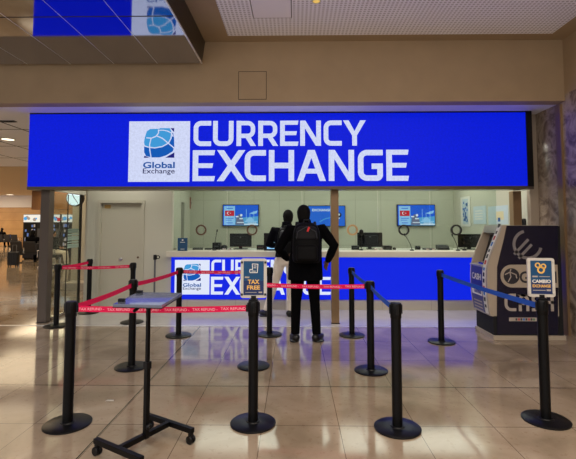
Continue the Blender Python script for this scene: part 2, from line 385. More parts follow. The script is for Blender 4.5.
bm = B(); box(bm, xl-1.0, xl-.12, 10.06, 10.12, 0, 2.9); box(bm, xl-1.06, xl-1.0, 9.2, 10.12, 0, 2.9); struct('wall_passage_darkness', bm, 'matteblack')  # passage darkness put into colour: matte black walls behind the gap
bm = B(); box(bm, -4.0, XR, 6.99, YB, 2.95, 3.05); struct('ceiling_inner', bm, 'white')
# door wall with an opening
d0, d1 = P(100.5, 230, YD).x, P(141.5, 230, YD).x; dz = P(120, 203, YD).z
xw0 = P(86.5, 230, YD).x
bm = B(); box(bm, xw0, d0, YD, YD+.12, 0, 2.95); box(bm, d1, XJ, YD, YD+.12, 0, 2.95); box(bm, d0, d1, YD, YD+.12, dz, 2.95)
struct('wall_door', bm, 'white')
bm = B(); box(bm, -4.0, -3.9, YD+.12, YB, 0, 2.95); struct('wall_inner_side', bm, 'white')
bm = B(); w = .055
box(bm, d0-w, d0, YD-.025, YD, 0, dz+w); box(bm, d1, d1+w, YD-.025, YD, 0, dz+w); box(bm, d0, d1, YD-.025, YD, dz, dz+w)
dr = struct('door_1', bm, 'offwhite')
obj('door_panel', box(B(), d0+.004, d1-.004, YD+.03, YD+.075, .008, dz-.004, .003), 'offwhite', dr)
q = P(120.5, 259.5, YD)
bm = B(); lathe(bm, [(0, 0), (.026, 0), (.026, .008), (.012, .012), (.012, .035), (.028, .045), (.030, .06), (.02, .075), (0, .078)], 20, Matrix.Translation((q.x, YD+.03, q.z)) @ Matrix.Rotation(PI/2, 4, 'X'))
obj('door_knob', bm, 'steel', dr, 40)
q = P(138.5, 257.5, YD)
bm = B(); lathe(bm, [(0, 0), (.02, 0), (.02, .012), (0, .014)], 16, Matrix.Translation((q.x-.02, YD+.03, q.z)) @ Matrix.Rotation(PI/2, 4, 'X')); obj('door_lock', bm, 'ring1', dr)
q = P(107, 206.5, YD); obj('door_plate', box(B(), q.x-.055, q.x+.06, YD+.022, YD+.03, q.z-.035, q.z+.03), mat('brass_plate', (190, 156, 92), .4, .3), dr)
# far hall
bm = B(); box(bm, -30, 0, 32, 32.3, 0, 3.4); struct('wall_far', bm, 'wood')
bm = B(); box(bm, -26, -4, 25.5, 26.1, 2.62, ZS); struct('trim_4', bm, 'soffit')
bm = B(); box(bm, -26, -4.1, 13, 25.4, ZS-.03, ZS); struct('ceiling_far', bm, 'warmlit')  # warm lamp light put into the far ceiling's colour
# seams in the soffit at the left
bm = B()
for yy in (7.9, 9.6, 11.3): box(bm, -14, -4.2, yy, yy+.02, ZS-.004, ZS)
for xx in (-5.1, -6.3, -7.5): box(bm, xx, xx+.02, YF+.2, 13, ZS-.004, ZS)
struct('trim_5', bm, 'groove')

# mirrored canopy
YK = 6.0; ZK = 3.855; XK = P(202, 60, 6.0).x
cn = thing('mirror_canopy', 'dark mirrored metal canopy hanging under the ceiling at upper left', 'canopy', (XK, YK, ZK))
bm = B()
a = [(-9, -6.0, 0), (0, -6.0, 0), (0, 0, 0), (-9, 0, 0)]; tY = YF-.002-YK; tZ = ZC-ZK
vb = [bm.verts.new(v) for v in a]; vt = [bm.verts.new(v) for v in ((-9, -6.0, tZ), (0, -6.0, tZ), (0, tY, tZ), (-9, tY, tZ))]
bm.faces.new(vb[::-1]); bm.faces.new(vt)
for i in range(4): bm.faces.new((vb[i], vb[(i+1) % 4], vt[(i+1) % 4], vt[i]))
obj('canopy_body', bm, 'darksteel', cn)
yg = 4.6-YK
obj('mirror_panel', box(B(), -9, -.012, yg+.012, -.012, -.006, 0), 'mirror', cn)
obj('mirror_panel', box(B(), -9, -.012, -6.0, yg-.012, -.006, 0), 'mirror', cn)
bm = B()
for k in range(1, 8): box(bm, -.012-k*.62-.003, -.012-k*.62+.003, -6.0, -.012, -.008, -.005)
obj('panel_seams', bm, 'seam', cn)
obj('panel_groove', box(B(), -9, -.012, yg-.012, yg+.012, -.004, 0), 'groove', cn)
obj('edge_trim', box(B(), -.012, .004, -6.0, .004, -.008, .01), 'seam', cn)

# access panels and lamps
a0 = P(239, 72, YF); a1 = P(266, 99, YF)
bm = B(); box(bm, a0.x, a1.x, YF-.004, YF, a1.z, a0.z)
ap = tag(obj('access_panel', B(), None), 'square beige access panel in the wall above the big blue sign', 'access panel'); me_old = ap.data
bm.to_mesh(me_old); bm.free(); me_old.materials.append(M['beige'])
bm = B(); g = .008
box(bm, a0.x-g, a0.x, YF-.003, YF, a1.z-g, a0.z+g); box(bm, a1.x, a1.x+g, YF-.003, YF, a1.z-g, a0.z+g); box(bm, a0.x, a1.x, YF-.003, YF, a0.z, a0.z+g); box(bm, a0.x, a1.x, YF-.003, YF, a1.z-g, a1.z)
obj('gap', bm, 'groove', ap)
c0 = P(254, 14, 5.44)
hp = tag(obj('ceiling_hatch', box(B(), c0.x, c0.x+.48, 4.93, 5.43, ZC-.02, ZC-.012), mat('hatch_grey', (246, 242, 250), .5)), 'smooth square hatch set in the perforated ceiling', 'hatch')
bm = B(); box(bm, c0.x-.01, c0.x+.49, 5.43, 5.44, ZC-.018, ZC-.012); box(bm, c0.x-.01, c0.x, 4.92, 5.43, ZC-.018, ZC-.012); box(bm, c0.x+.48, c0.x+.49, 4.92, 5.43, ZC-.018, ZC-.012); obj('gap', bm, 'groove', hp)
def downlight(loc, r, label, lm='lamp'):
    t = thing('ceiling_light', label, 'ceiling light', loc, 0, 'round ceiling lights')
    bm = B(); lathe(bm, [(r*1.18, 0), (r*1.18, -.012), (r, -.014), (r*.98, 0)], 28); obj('rim', bm, 'white', t, 40)
    bm = B(); lathe(bm, [(0, -.008), (r*.97, -.008)], 28); obj('diffuser', bm, lm, t)
    return t
q = P(316, 0, 5.1); downlight((q.x, 5.02, ZC-.012), .045, 'small warm ceiling lamp at the top edge, right of the hatch', emit('dim_warm_lamp', (226, 184, 96), 1.0))
d = ray(8, 139); q = d*((ZS-CAMZ)/d.z); downlight((q.x, q.y, ZS), .12, 'bright round downlight in the white soffit left of the big sign')
d = ray(10, 194); q = d*((ZS-CAMZ)/d.z); downlight((q.x, q.y, ZS-.03), .2, 'faint round downlight far back in the hall ceiling at left')
d = ray(8, 121); q = d*((ZS-CAMZ)/d.z)
v = thing('ceiling_vent', 'small dark slot vent in the soffit near the left edge', 'vent', (q.x, q.y, ZS))
obj('frame', box(B(), -.13, .13, -.05, .05, -.012, 0, .003), 'greyplastic', v); bm = B()
for k in range(4): box(bm, -.115, .115, -.04+k*.021, -.03+k*.021, -.018, -.01)
obj('slats', bm, 'matteblack', v)

# ================================================================== LED SIGN
def logo(parent, X0, X1, Z0, Z1, y, mw, m1, m2, m3, t1, t2):
    w = X1-X0; h = Z1-Z0; t = .004
    pan = polys('logo_panel', [[(X0, Z0), (X1, Z0), (X1, Z1), (X0, Z1)]], y, mw, parent, t)
    gx0, gx1, gz0, gz1 = X0+w*.25, X0+w*.75, Z0+h*.395, Z0+h*.885; S = gx1-gx0; H = gz1-gz0
    def L(u, v): return (gx0+u*S, gz0+v*H)
    yy = y-t
    polys('logo_corner', [[L(.0, .0), L(.2, 0), L(.02, .07)], [L(.7, 0), L(1, 0), L(1, .18)], [L(.86, 1), L(.98, 1), L(.98, .86)]], yy, m3, pan, .002)
    def Q(px, py): return L((px-137)/178, 1-(py-100)/172)
    polys('globe_dark', [[Q(*p) for p in ((141, 196), (160, 205), (200, 212), (245, 203), (280, 183), (300, 190), (313, 215), (305, 235), (268, 258), (230, 270), (185, 270), (150, 262), (139, 240), (138, 212))],
                         [Q(*p) for p in ((285, 185), (294, 150), (296, 128), (306, 128), (312, 160), (314, 212))]], yy, m2, pan, .002)
    polys('globe_light', [[Q(*p) for p in ((141, 200), (137, 180), (142, 150), (152, 118), (170, 105), (222, 104), (268, 112), (297, 128), (294, 160), (282, 185), (245, 205), (200, 214), (160, 207))],
                          [Q(*p) for p in ((222, 104), (230, 100), (285, 100), (290, 108), (297, 126), (262, 114))]], yy, m1, pan, .0025)
    wl = []
    for pts, t_ in (([(136, 202), (160, 210), (200, 215), (245, 207), (280, 187), (294, 160), (298, 126)], .036), ([(150, 156), (180, 158), (206, 148), (221, 128), (220, 108)], .034), ([(210, 145), (245, 160), (275, 185), (300, 205), (316, 220)], .036),
                    ([(178, 158), (170, 195), (172, 230), (180, 272)], .032), ([(220, 112), (250, 112), (275, 118), (298, 130), (306, 150)], .03)):
        wl += ribbon([Q(*p) for p in pts], t_*S)
    polys('globe_lines', wl, yy-.0025, mw, pan, .001)
    text('logo_word', 'Global', t1, pan, (X0+w*.5, yy-.001, Z0+h*.275), height=h*.105, width=w*.52, bold=.025)
    text('logo_word', 'Exchange', t2, pan, (X0+w*.5, yy-.001, Z0+h*.165), height=h*.11, width=w*.52, bold=.008)
ROW1 = [('C', 193.4, 211), ('U', 212.9, 233.4), ('R', 236.4, 256), ('R', 258.2, 278.2), ('E', 280.1, 298.5), ('N', 300.2, 321), ('C', 323.7, 341.8), ('Y', 343.2, 366.1)]
ROW2 = [('E', 192.9, 215.2), ('X', 217.1, 245.4), ('C', 244.8, 266), ('H', 268.9, 294.1), ('A', 297, 325.7), ('N', 328.6, 354), ('G', 357.7, 382.6), ('E', 386.1, 408.5)]
sg = thing('lit_sign', 'large blue lit sign reading currency exchange over the shop front', 'sign', (0, YS, 0))
sx0 = P(28.5, 150, YS).x; sx1 = P(526.5, 150, YS).x; sx2 = P(532.5, 150, YS).x; sz0 = P(294, 186.2, YS).z; sz1 = ZS
obj('cabinet', box(B(), sx0, sx2, .02, .24, sz0-.015, sz1), 'blackplastic', sg)
obj('led_face', box(B(), sx0, sx1, 0, .02, sz0, sz1-.02), 'led', sg)
bm = B(); box(bm, sx1, sx2, -.012, .02, sz0-.01, sz1); box(bm, sx0, sx1, -.004, .02, sz1-.02, sz1); obj('bezel', bm, 'blackplastic', sg)
obj('lower_trim', box(B(), sx0, sx2, -.006, .26, sz0-.05, sz0), 'brownsteel', sg)
def sx(x): return P(x, 150, YS).x
def szz(y): return P(300, y, YS).z
logo(sg, sx(128.8), sx(189.8), szz(181.6), szz(120.8), 0, 'ledw', 'g1', 'g2', 'g3', 'gt1', 'gt2')
for nm, row, ya, yb in (('lettering_upper', ROW1, 120.6, 145.8), ('lettering_lower', ROW2, 150, 181)):
    z0 = szz(yb); h = szz(ya)-z0
    polys(nm, word([(c, sx(p), sx(r)) for c, p, r in row], z0, h, .18 if nm[-5:] == 'lower' else .185), 0, 'ledw', sg, .004)

# ================================================================== COLUMNS
def column(x0, x1, label, m, y0=6.95):
    xa, xb = P(x0, 260, y0).x, P(x1, 260, y0).x; xc = (xa+xb)/2; w = (xb-xa)/2
    t = thing('column', label, 'column', (xc, y0+w, 0), 0, 'square metal columns of the shop front')
    obj('shaft', box(B(), -w, w, -w, w, .012, sz0-.05, .006), m, t); obj('foot', box(B(), -w-.008, w+.008, -w-.008, w+.008, 0, .012), 'darksteel', t)
column(38.6, 47.5, 'brown steel column at the left end of the shop front', 'brownsteel')
column(331.3, 339, 'bronze metal column right of the person with the arm bent', 'bronze')
column(515, 523.5, 'bronze metal column rising behind the cash machine', 'bronze', 7.1)

# left glass partition
xg = P(50, 260, 7.06).x
yq = 7.58; ye = 8.06
def glasspane(n, ya, yb, z0=.06, z1=2.1):
    t = struct('window_%d' % n, box(B(), xg-.006, xg+.006, ya, yb, z0, z1), 'glass'); return t
w1 = glasspane(1, 7.07, yq-.008); w2 = glasspane(2, yq+.008, ye-.05)
obj('pane_edge', box(B(), xg-.008, xg+.008, yq-.012, yq-.006, .06, 2.1), 'darksteel', w1)
bm = B()
for k in range(8): box(bm, xg-.008, xg-.006, yq+.02, ye-.06, 1.15+k*.045, 1.15+k*.045+(.026 if k % 3 else .04))
obj('frosted_bands', bm, 'frost', w2)
bm = B(); box(bm, xg-.02, xg+.012, ye-.05, ye+.0, 0, 2.12); struct('trim_6', bm, 'darksteel')
bm = B(); box(bm, xg-.05, xg+.06, 6.99, YD, 2.12, 2.95); struct('trim_7', bm, 'white')
bm = B(); box(bm, xg-.02, xg+.02, 7.12, ye-.05, 0, .06); struct('trim_8', bm, 'steel')
bm = B(); box(bm, xg-.035, xg+.004, 7.01, 7.06, 0, 2.12); struct('trim_9', bm, 'steel')

# clock
q = P(75.5, 198.3, 9.0)
ck = thing('wall_clock', 'round white clock with added face glow, hanging behind the glass partition at left', 'clock', (q.x, 9.0, q.z), .12)
RT = Matrix.Rotation(PI/2, 4, 'X')
bm = B(); lathe(bm, [(0, -.06), (.165, -.06), (.17, -.05), (.17, .05), (.165, .06), (0, .06)], 36, RT); obj('case', bm, 'darksteel', ck, 40)
bm = B(); lathe(bm, [(.152, .066), (0, .066)], 36, RT); obj('face', bm, 'clockface', ck)  # emission added to keep the white face bright behind the glass
for a, l, wd in ((math.radians(118), .105, .008), (math.radians(-55), .12, .006)):
    bm = B(); box(bm, -.02, l, -.0685, -.067, -wd, wd, 0, Matrix.Rotation(-a, 4, 'Y')); obj('hand', bm, 'matteblack', ck)
for k in range(12): obj('hour_mark', box(B(), .125, .145, -.0685, -.0665, -.004, .004, 0, Matrix.Rotation(k*PI/6, 4, 'Y')), 'matteblack', ck)
obj('hanger', tube(B(), [(0, 0, .16), (0, 0, ZS-q.z)], .012, 10, False), 'darksteel', ck)

# ================================================================== COUNTER
ct = thing('service_counter', 'long pale service counter with a blue lit front panel', 'counter', (0, YD, 0))
zt = P(294, 251.5, 7.9).z
cx0 = P(166, 254, 7.9).x
ZB = P(294, 299.5, 8.05).z; ZA = P(294, 257, 8.05).z; fx0 = P(171, 275, 8.05).x
obj('worktop', box(B(), cx0, XR-.05, -.2, .95, ZA+.005, zt, .008), 'counter', ct)
obj('body', box(B(), XJ+.002, XR-.05, .005, .85, .005, ZA+.005), 'plinth', ct)
obj('kick_plate', box(B(), fx0, XR-.05, -.012, .005, .005, ZB-.012), 'plinth', ct)
for k in range(7): obj('plinth_joint', box(B(), -2.0+k*.9, -1.992+k*.9, -.014, -.011, .005, ZB-.014), 'tan', ct)
fp = obj('front_screen', box(B(), fx0, XR-.05, -.05, .005, ZB, ZA), 'led2', ct)
yc = -.05; YC = YD-.05
def kx(x): return P(x, 277, YC).x
def kz(y): return P(260, y, YC).z
logo(ct, kx(174.8), kx(209.5), kz(294.6), kz(260), yc, 'led2w', 'g1', 'g2', 'g3', 'gt1', 'gt2')
f = .556
for nm, row, ya, yb in (('lettering_upper', ROW1, 259.7, 274.2), ('lettering_lower', ROW2, 276.8, 294.6)):
    z0 = kz(yb); h = kz(ya)-z0
    polys(nm, word([(c, kx(211+(p-192.9)*f), kx(211+(r-192.9)*f)) for c, p, r in row], z0, h, .185), yc, 'led2w', ct, .004)

# glass over the counter, one pane per serving place, each with a speech ring
seams = [172, 227, 302, 378, 430, 505]; YG = 8.35
places = ['leftmost glass screen over the counter, with a brown speech ring', 'glass screen left of the queueing people, with a dark bronze speech ring', 'glass screen behind the bronze column, with a tan speech ring', 'glass screen in front of the right-hand television, with a black speech ring', 'rightmost glass screen beside the cash machine, with a grey speech ring']
rings = [(201, 230, 'ring1'), (252, 230, 'ring1'), (352.5, 230, 'ring2'), (404, 230, 'ring3'), (456.5, 230, 'ring3')]
for i in range(5):
    xa = P(seams[i], 230, YG).x+.004; xb = P(seams[i+1], 230, YG).x-.004
    q = P(rings[i][0], rings[i][1], YG-.02)
    t = thing('counter_glass', places[i], 'glass screen', ((xa+xb)/2, YG, zt), 0, 'glass screens over the counter'); hw = (xb-xa)/2; cx = q.x-(xa+xb)/2
    obj('pane', box(B(), -hw, hw, -.005, .005, 0, 2.95-zt), 'glass', t)
    bm = B(); ring_poly(bm, cx, q.z-zt, .104, .074, -.025, .02); obj('speech_ring', bm, rings[i][2], t, 40)
    obj('clamp', box(B(), -hw+.02, -hw+.08, -.015, .015, 0, .035, .004), 'steel', t); obj('clamp', box(B(), hw-.08, hw-.02, -.015, .015, 0, .035, .004), 'steel', t)

# ---- televisions
def television(x0, x1, y0, y1, label, kind):
    Y = YB-.03; a = P(x0, y1, Y); b = P(x1, y0, Y); w = (b.x-a.x)/2; h = (b.z-a.z)/2
    t = thing('television', label, 'television', ((a.x+b.x)/2, YB-.001, (a.z+b.z)/2), 0, 'televisions on the back wall')
    obj('housing', box(B(), -w, w, -.06, 0, -h, h, .006), 'blackplastic', t)
    s = .016; W = w-s; H = h-s; y = -.06
    def U(u, v): return (-W+2*W*u, -H+2*H*v)
    def R_(u0, u1, v0, v1): return [U(u0, v0), U(u1, v0), U(u1, v1), U(u0, v1)]
    pic = polys('screen', [R_(0, 1, 0, 1)], y, 'scr_d' if kind == 1 else 'scr_b', t, .003); y -= .003
    if kind == 1:
        polys('sky_glow', [[U(.34, 0), U(1, 0), U(1, .45), U(.34, .35)]], y, 'scr_t', pic, .001)
        polys('info_panel', [R_(.03, .34, .02, .95)], y, 'scr_l', pic, .0015)
        fl = polys('flag', [R_(.055, .32, .46, .73)], y-.0015, 'scr_r', pic, .001)
        fx = U(.155, .6)[0]; fz = U(.155, .6)[1]
        cr = [(fx+.036*math.cos(a_), fz+.036*math.sin(a_)) for a_ in [math.radians(35+290*i/16) for i in range(17)]]
        ci = [(fx+.012+.029*math.cos(a_), fz+.029*math.sin(a_)) for a_ in [math.radians(35+290*i/16) for i in range(17)]]
        crp = [[cr[i], cr[i+1], ci[i+1], ci[i]] for i in range(16)]
        st = [(fx+.052+(.017 if i % 2 == 0 else .007)*math.cos(PI+i*PI/5), fz+(.017 if i % 2 == 0 else .007)*math.sin(PI+i*PI/5)) for i in range(10)]
        polys('crescent_and_star', crp+[st], y-.0025, 'scr_w', pic, .0006)
        polys('panel_line', [R_(.1, .28, .82, .86), R_(.08, .3, .33, .36), R_(.08, .25, .24, .27), R_(.1, .28, .1, .14)], y-.0015, 'scr_b', pic, .001)
        polys('building_grey', [[U(.35, .02), U(.6, .02), U(.58, .28), U(.54, .36), U(.5, .50), U(.46, .56), U(.42, .5), U(.38, .36)]], y-.001, 'scr_g', pic, .001)
        polys('building_light', [disc(U(.52, .5)[0], U(.52, .5)[1], .03, 14), R_(.36, .44, .4, .46), R_(.47, .56, .3, .36), R_(.4, .6, .12, .16)], y-.002, 'scr_w', pic, .0008)
        polys('towers', [R_(.655, .668, .15, .8), R_(.76, .772, .3, .62), R_(.87, .882, .15, .72), R_(.62, .98, .16, .22), disc(U(.77, .22)[0], U(.77, .22)[1], .085, 16, 0, PI)], y-.001, 'scr_l', pic, .001)
        polys('waterfront', [R_(.6, 1, .02, .08), R_(.7, .95, .1, .13)], y-.002, 'scr_w', pic, .001)
        polys('bird', [[U(.75, .6), U(.98, .74), U(.96, .6), U(.85, .55)]], y-.001, 'scr_l', pic, .0012)
    else:
        text('screen_words', 'EXCHANGE', 'scr_w', pic, (U(.36, .8)[0], y-.001, U(.36, .8)[1]), height=.06, width=W*1.05, bold=.03)
        polys('emblem', [disc(U(.84, .55)[0], U(.84, .55)[1], .062, 20)], y, 'scr_k', pic, .001)
        polys('emblem_light', [disc(U(.83, .57)[0], U(.83, .57)[1], .03, 14), R_(.8, .86, .36, .42)], y-.001, 'scr_w', pic, .001)
        polys('swirl', ribbon([U(.3, .2), U(.45, .35), U(.6, .42), U(.72, .38)], .02), y, 'scr_t', pic, .001)
television(222.5, 259, 204.5, 226, 'television on the back wall left of the two people, showing a red flag', 1)
television(308, 345.2, 205.5, 226.5, 'television on the back wall partly behind the head of the nearer person', 2)
television(397, 434.7, 204.5, 226, 'television on the back wall right of the bronze column, showing a red flag', 1)

# inner right wall: a poster, and pale sheets imitating a glass reflection
XL = XR-.03
def side_sheet(name, x0, x1, y0, y1, label, m, cat='poster'):
    a = PXW(x0, y1, XL); b = PXW(x1, y0, XL)
    t = thing(name, label, cat, (XL, (a.y+b.y)/2, (a.z+b.z)/2), -PI/2); w = abs(a.y-b.y)/2; h = (b.z-a.z)/2
    return t, w, h
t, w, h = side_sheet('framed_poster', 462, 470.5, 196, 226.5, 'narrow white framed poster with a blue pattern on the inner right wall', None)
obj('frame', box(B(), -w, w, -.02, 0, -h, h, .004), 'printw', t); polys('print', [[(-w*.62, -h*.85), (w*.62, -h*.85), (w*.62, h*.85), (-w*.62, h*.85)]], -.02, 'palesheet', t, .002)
bl = []
for k in range(26):
    u, v_ = random.uniform(-.5, .5), random.uniform(-.7, .7); bl.append([(u*w-.03, v_*h-.02), (u*w+.03, v_*h-.03), (u*w+.035, v_*h+.03), (u*w-.02, v_*h+.02)])
polys('pattern_patch', bl, -.022, 'blueprint', t, .001)
t, w, h = side_sheet('reflection_sheet', 474, 486, 205.5, 224, 'pale blue sheet standing in for a glass reflection, next to the framed poster', None, 'reflection')
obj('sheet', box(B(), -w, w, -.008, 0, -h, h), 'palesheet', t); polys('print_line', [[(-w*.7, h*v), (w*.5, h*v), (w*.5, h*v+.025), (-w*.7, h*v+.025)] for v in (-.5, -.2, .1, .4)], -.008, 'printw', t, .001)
t, w, h = side_sheet('reflection_sheet', 489, 508, 205, 224.5, 'pale sheet with a cream square standing in for a glass reflection above the cash machine', None, 'reflection')
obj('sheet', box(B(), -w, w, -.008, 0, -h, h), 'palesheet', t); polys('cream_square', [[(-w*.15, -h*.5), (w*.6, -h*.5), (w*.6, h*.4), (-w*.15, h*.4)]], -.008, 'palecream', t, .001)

# small pipe at the inner left
q = P(190, 203, YB-.03)
t = thing('wall_sign_blade', 'small narrow reddish plate high on the back wall, left of the televisions', 'plate', (q.x, YB-.001, q.z))
obj('plate', box(B(), -.02, .02, -.05, 0, -.14, .14, .004), mat('reddish_plate', (150, 96, 80), .5), t); obj('bracket', box(B(), -.03, .03, -.012, 0, -.03, .03), 'greyplastic', t)

# ---- things on the counter
def monitor(x0, x1, y0, y1, label, Y=8.62, back=True, rz=0.0, parent=None):
    a = P(x0, y1, Y); b = P(x1, y0, Y); w = (b.x-a.x)/2; zc = (a.z+b.z)/2-zt; h = (b.z-a.z)/2
    t = thing('monitor', label, 'monitor', ((a.x+b.x)/2, Y+.06, zt), rz, 'computer monitors on the counter')
    bm = B(); box(bm, -w, w, -.05, -.02, zc-h, zc+h, .008); box(bm, -w*.6, w*.6, -.075, -.05, zc-h*.5, zc+h*.6, .012); obj('housing', bm, 'blackplastic', t)
    obj('neck', box(B(), -.035, .035, -.04, .01, .012, zc, .006), 'blackplastic', t)
    bm = B(); prismz(bm, rrect(-.14, .14, -.1, .1, .03), 0, .013); obj('foot', bm, 'blackplastic', t)
    if back:
        bm = B(); lathe(bm, [(0, 0), (.014, 0), (.014, .003), (0, .003)], 18, Matrix.Translation((0, -.075, zc+h*.42)) @ Matrix.Rotation(PI/2, 4, 'X')); obj('badge', bm, 'greyplastic', t)
        obj('screen', box(B(), -w+.012, w-.012, -.02, -.018, zc-h+.012, zc+h-.012), 'scr_l', t)
    else:
        obj('screen', box(B(), -w+.012, w-.012, -.079, -.076, zc-h+.012, zc+h-.012), 'scr_b', t)
        obj('window_light', box(B(), -w+.03, w-.05, -.082, -.079, zc-h+.03, zc), 'scr_l', t)
    return t
monitor(229.5, 251.5, 233.5, 246.8, 'black monitor turned away, on the counter under the left television')
monitor(357.5, 382.5, 232.5, 247, 'black monitor turned away, on the counter right of the bronze column')
monitor(458.5, 481, 234, 247.3, 'black monitor turned away, beside the cash machine')
# small upright display by person two
a = P(265.5, 250, 8.2); b = P(274, 233, 8.2)
t = thing('customer_display', 'upright dark display with a blue lit screen beside the farther person', 'display', ((a.x+b.x)/2, 8.2, zt)); w = .11; h = b.z-zt
obj('housing', box(B(), -w, w, -.03, .03, .0, h, .006), 'blackplastic', t); obj('screen', box(B(), -w+.06, w-.008, -.034, -.03, .03, h*.55), 'scr_l', t)
def device(name, x0, x1, y0, label, cat, kind, Y=8.5):
    a = P(x0, 250, Y); b = P(x1, y0, Y); w = (b.x-a.x)/2; h = max(.03, b.z-zt)
    t = thing(name, label, cat, ((a.x+b.x)/2, Y, zt), random.uniform(-.15, .15))
    if kind == 'box':
        obj('body', box(B(), -w, w, -.08, .08, 0, h, .008), 'blackplastic', t); obj('slot', box(B(), -w*.6, w*.6, -.083, -.078, h*.45, h*.55), 'greyplastic', t); obj('button', box(B(), w*.5, w*.75, -.084, -.078, h*.72, h*.85), 'greyplastic', t)
    elif kind == 'wedge':
        bm = B(); a_ = [(-.09, 0), (.09, 0), (.09, h), (-.04, h*.75), (-.09, h*.35)]
        va = [bm.verts.new((-w, y, z)) for y, z in a_]; vb_ = [bm.verts.new((w, y, z)) for y, z in a_]
        bm.faces.new(va); bm.faces.new(vb_[::-1])
        for i in range(5): bm.faces.new((va[i], vb_[i], vb_[(i+1) % 5], va[(i+1) % 5]))
        obj('body', bm, 'blackplastic', t); bm = B()
        for r in range(3):
            for c in range(4): box(bm, -w*.7+c*w*.37, -w*.7+c*w*.37+w*.25, -.03+r*.03, -.01+r*.03, h*.78+r*h*.06, h*.84+r*h*.06)
        obj('keys', bm, 'greyplastic', t)
    elif kind == 'round':
        bm = B(); lathe(bm, [(0, 0), (w, 0), (w*1.02, h*.5), (w*.7, h*.9), (0, h)], 20); obj('body', bm, 'blackplastic', t, 50)
        bm = B(); lathe(bm, [(0, h), (w*.3, h), (w*.3, h*1.04), (0, h*1.05)], 14); obj('cap', bm, 'greyplastic', t)
    elif kind == 'terminal':
        obj('body', box(B(), -w, w, -.05, .05, 0, h, .008, Matrix.Rotation(-.2, 4, 'X')), 'blackplastic', t); obj('display', box(B(), -w*.7, w*.7, -.054, -.05, h*.6, h*.85, 0, Matrix.Rotation(-.2, 4, 'X')), 'greyplastic', t)
    return t
device('receipt_printer', 213, 221, 242.5, 'black receipt printer left of the left-hand monitor', 'printer', 'box')
device('cable_puck', 221, 227.5, 244.8, 'squat round black device between the printer and the left monitor', 'device', 'round')
device('keypad', 193, 203, 247.7, 'low dark keypad near the blue counter sign at left', 'keypad', 'wedge')
device('coin_tray', 205.5, 212, 249, 'flat dark tray left of the receipt printer', 'tray', 'box')
device('banknote_counter', 257, 264.8, 244.8, 'black banknote counter right of the left-hand monitor', 'money counter', 'box')
device('ticket_printer', 351.5, 359, 245.5, 'black ticket printer left of the middle monitor', 'printer', 'box')
device('card_reader', 383.2, 391, 245.6, 'square black card reader right of the middle monitor', 'card reader', 'box')
device('pen_stand', 392.5, 396, 247.2, 'small dark pen stand right of the square card reader', 'pen stand', 'round')
device('payment_terminal', 415.5, 420, 246, 'upright black payment terminal under the right-hand television', 'payment terminal', 'terminal')
device('calculator', 424, 434, 248.2, 'flat black calculator right of the upright payment terminal', 'calculator', 'wedge')
device('desk_telephone', 437, 448, 244.8, 'black desk telephone left of the monitor beside the cash machine', 'telephone', 'wedge')
q = P(450, 250, 8.5); tag(obj('paper_block', box(B(), q.x-.03, q.x+.04, 8.45, 8.53, zt, zt+.04), 'printw'), 'small white paper block right of the desk telephone', 'paper block')
for x, lab in ((364, 'white paper slip left under the middle monitor'), (379, 'white paper slip right under the middle monitor')):
    q = P(x, 250, 8.4); tag(obj('paper_stack', box(B(), q.x-.05, q.x+.05, 8.42, 8.5, zt, zt+.045), 'printw'), lab, 'paper')
def gooseneck(x, ytop, xb, label, Y=8.22, headr=.012):
    a = P(x, ytop, Y); b = P(xb, 250, Y)
    t = thing('gooseneck_microphone', label, 'microphone', (b.x, Y, zt), 0, 'gooseneck microphones on the counter'); dx = a.x-b.x; h = a.z-zt
    bm = B(); lathe(bm, [(0, 0), (.04, 0), (.038, .018), (.012, .026), (0, .026)], 20); obj('base', bm, 'blackplastic', t, 40)
    obj('neck', tube(B(), [(0, 0, .02), (dx*.2, 0, h*.4), (dx*.6, 0, h*.75), (dx, 0, h)], .0055, 8), 'blackplastic', t, True)
    obj('head', tube(B(), [(dx, 0, h), (dx*1.1, -.004, h+.03)], headr, 10), 'blackplastic', t, True)
gooseneck(217, 231.5, 214.5, 'thin gooseneck microphone beside the receipt printer at left')
gooseneck(405, 235.5, 412, 'thin gooseneck microphone under the black speech ring')
gooseneck(452.5, 236, 458, 'thin gooseneck microphone under the rightmost speech ring')
gooseneck(361.3, 233, 361.3, 'round-headed microphone standing left of the middle monitor', 8.3, .042)
gooseneck(464.5, 240.5, 464.5, 'short microphone standing before the monitor beside the cash machine', 8.3, .014)
# blue counter sign
a = P(177.7, 251, 8.05); b = P(187.5, 238, 8.05)
t = thing('counter_sign', 'small blue upright sign at the left end of the counter', 'sign', ((a.x+b.x)/2, 8.05, zt), .05); w = (b.x-a.x)/2; h = b.z-zt
obj('panel', box(B(), -w, w, -.006, .006, .004, h), 'poster', t); obj('foot', box(B(), -w, w, -.05, .05, 0, .005), 'glass', t)
polys('print', [disc(0, h*.84, .016, 14), [(-w*.5, h*.65), (w*.5, h*.65), (w*.5, h*.69), (-w*.5, h*.69)], [(-w*.4, h*.12), (w*.4, h*.12), (w*.4, h*.16), (-w*.4, h*.16)]], -.006, 'printw', t, .001)

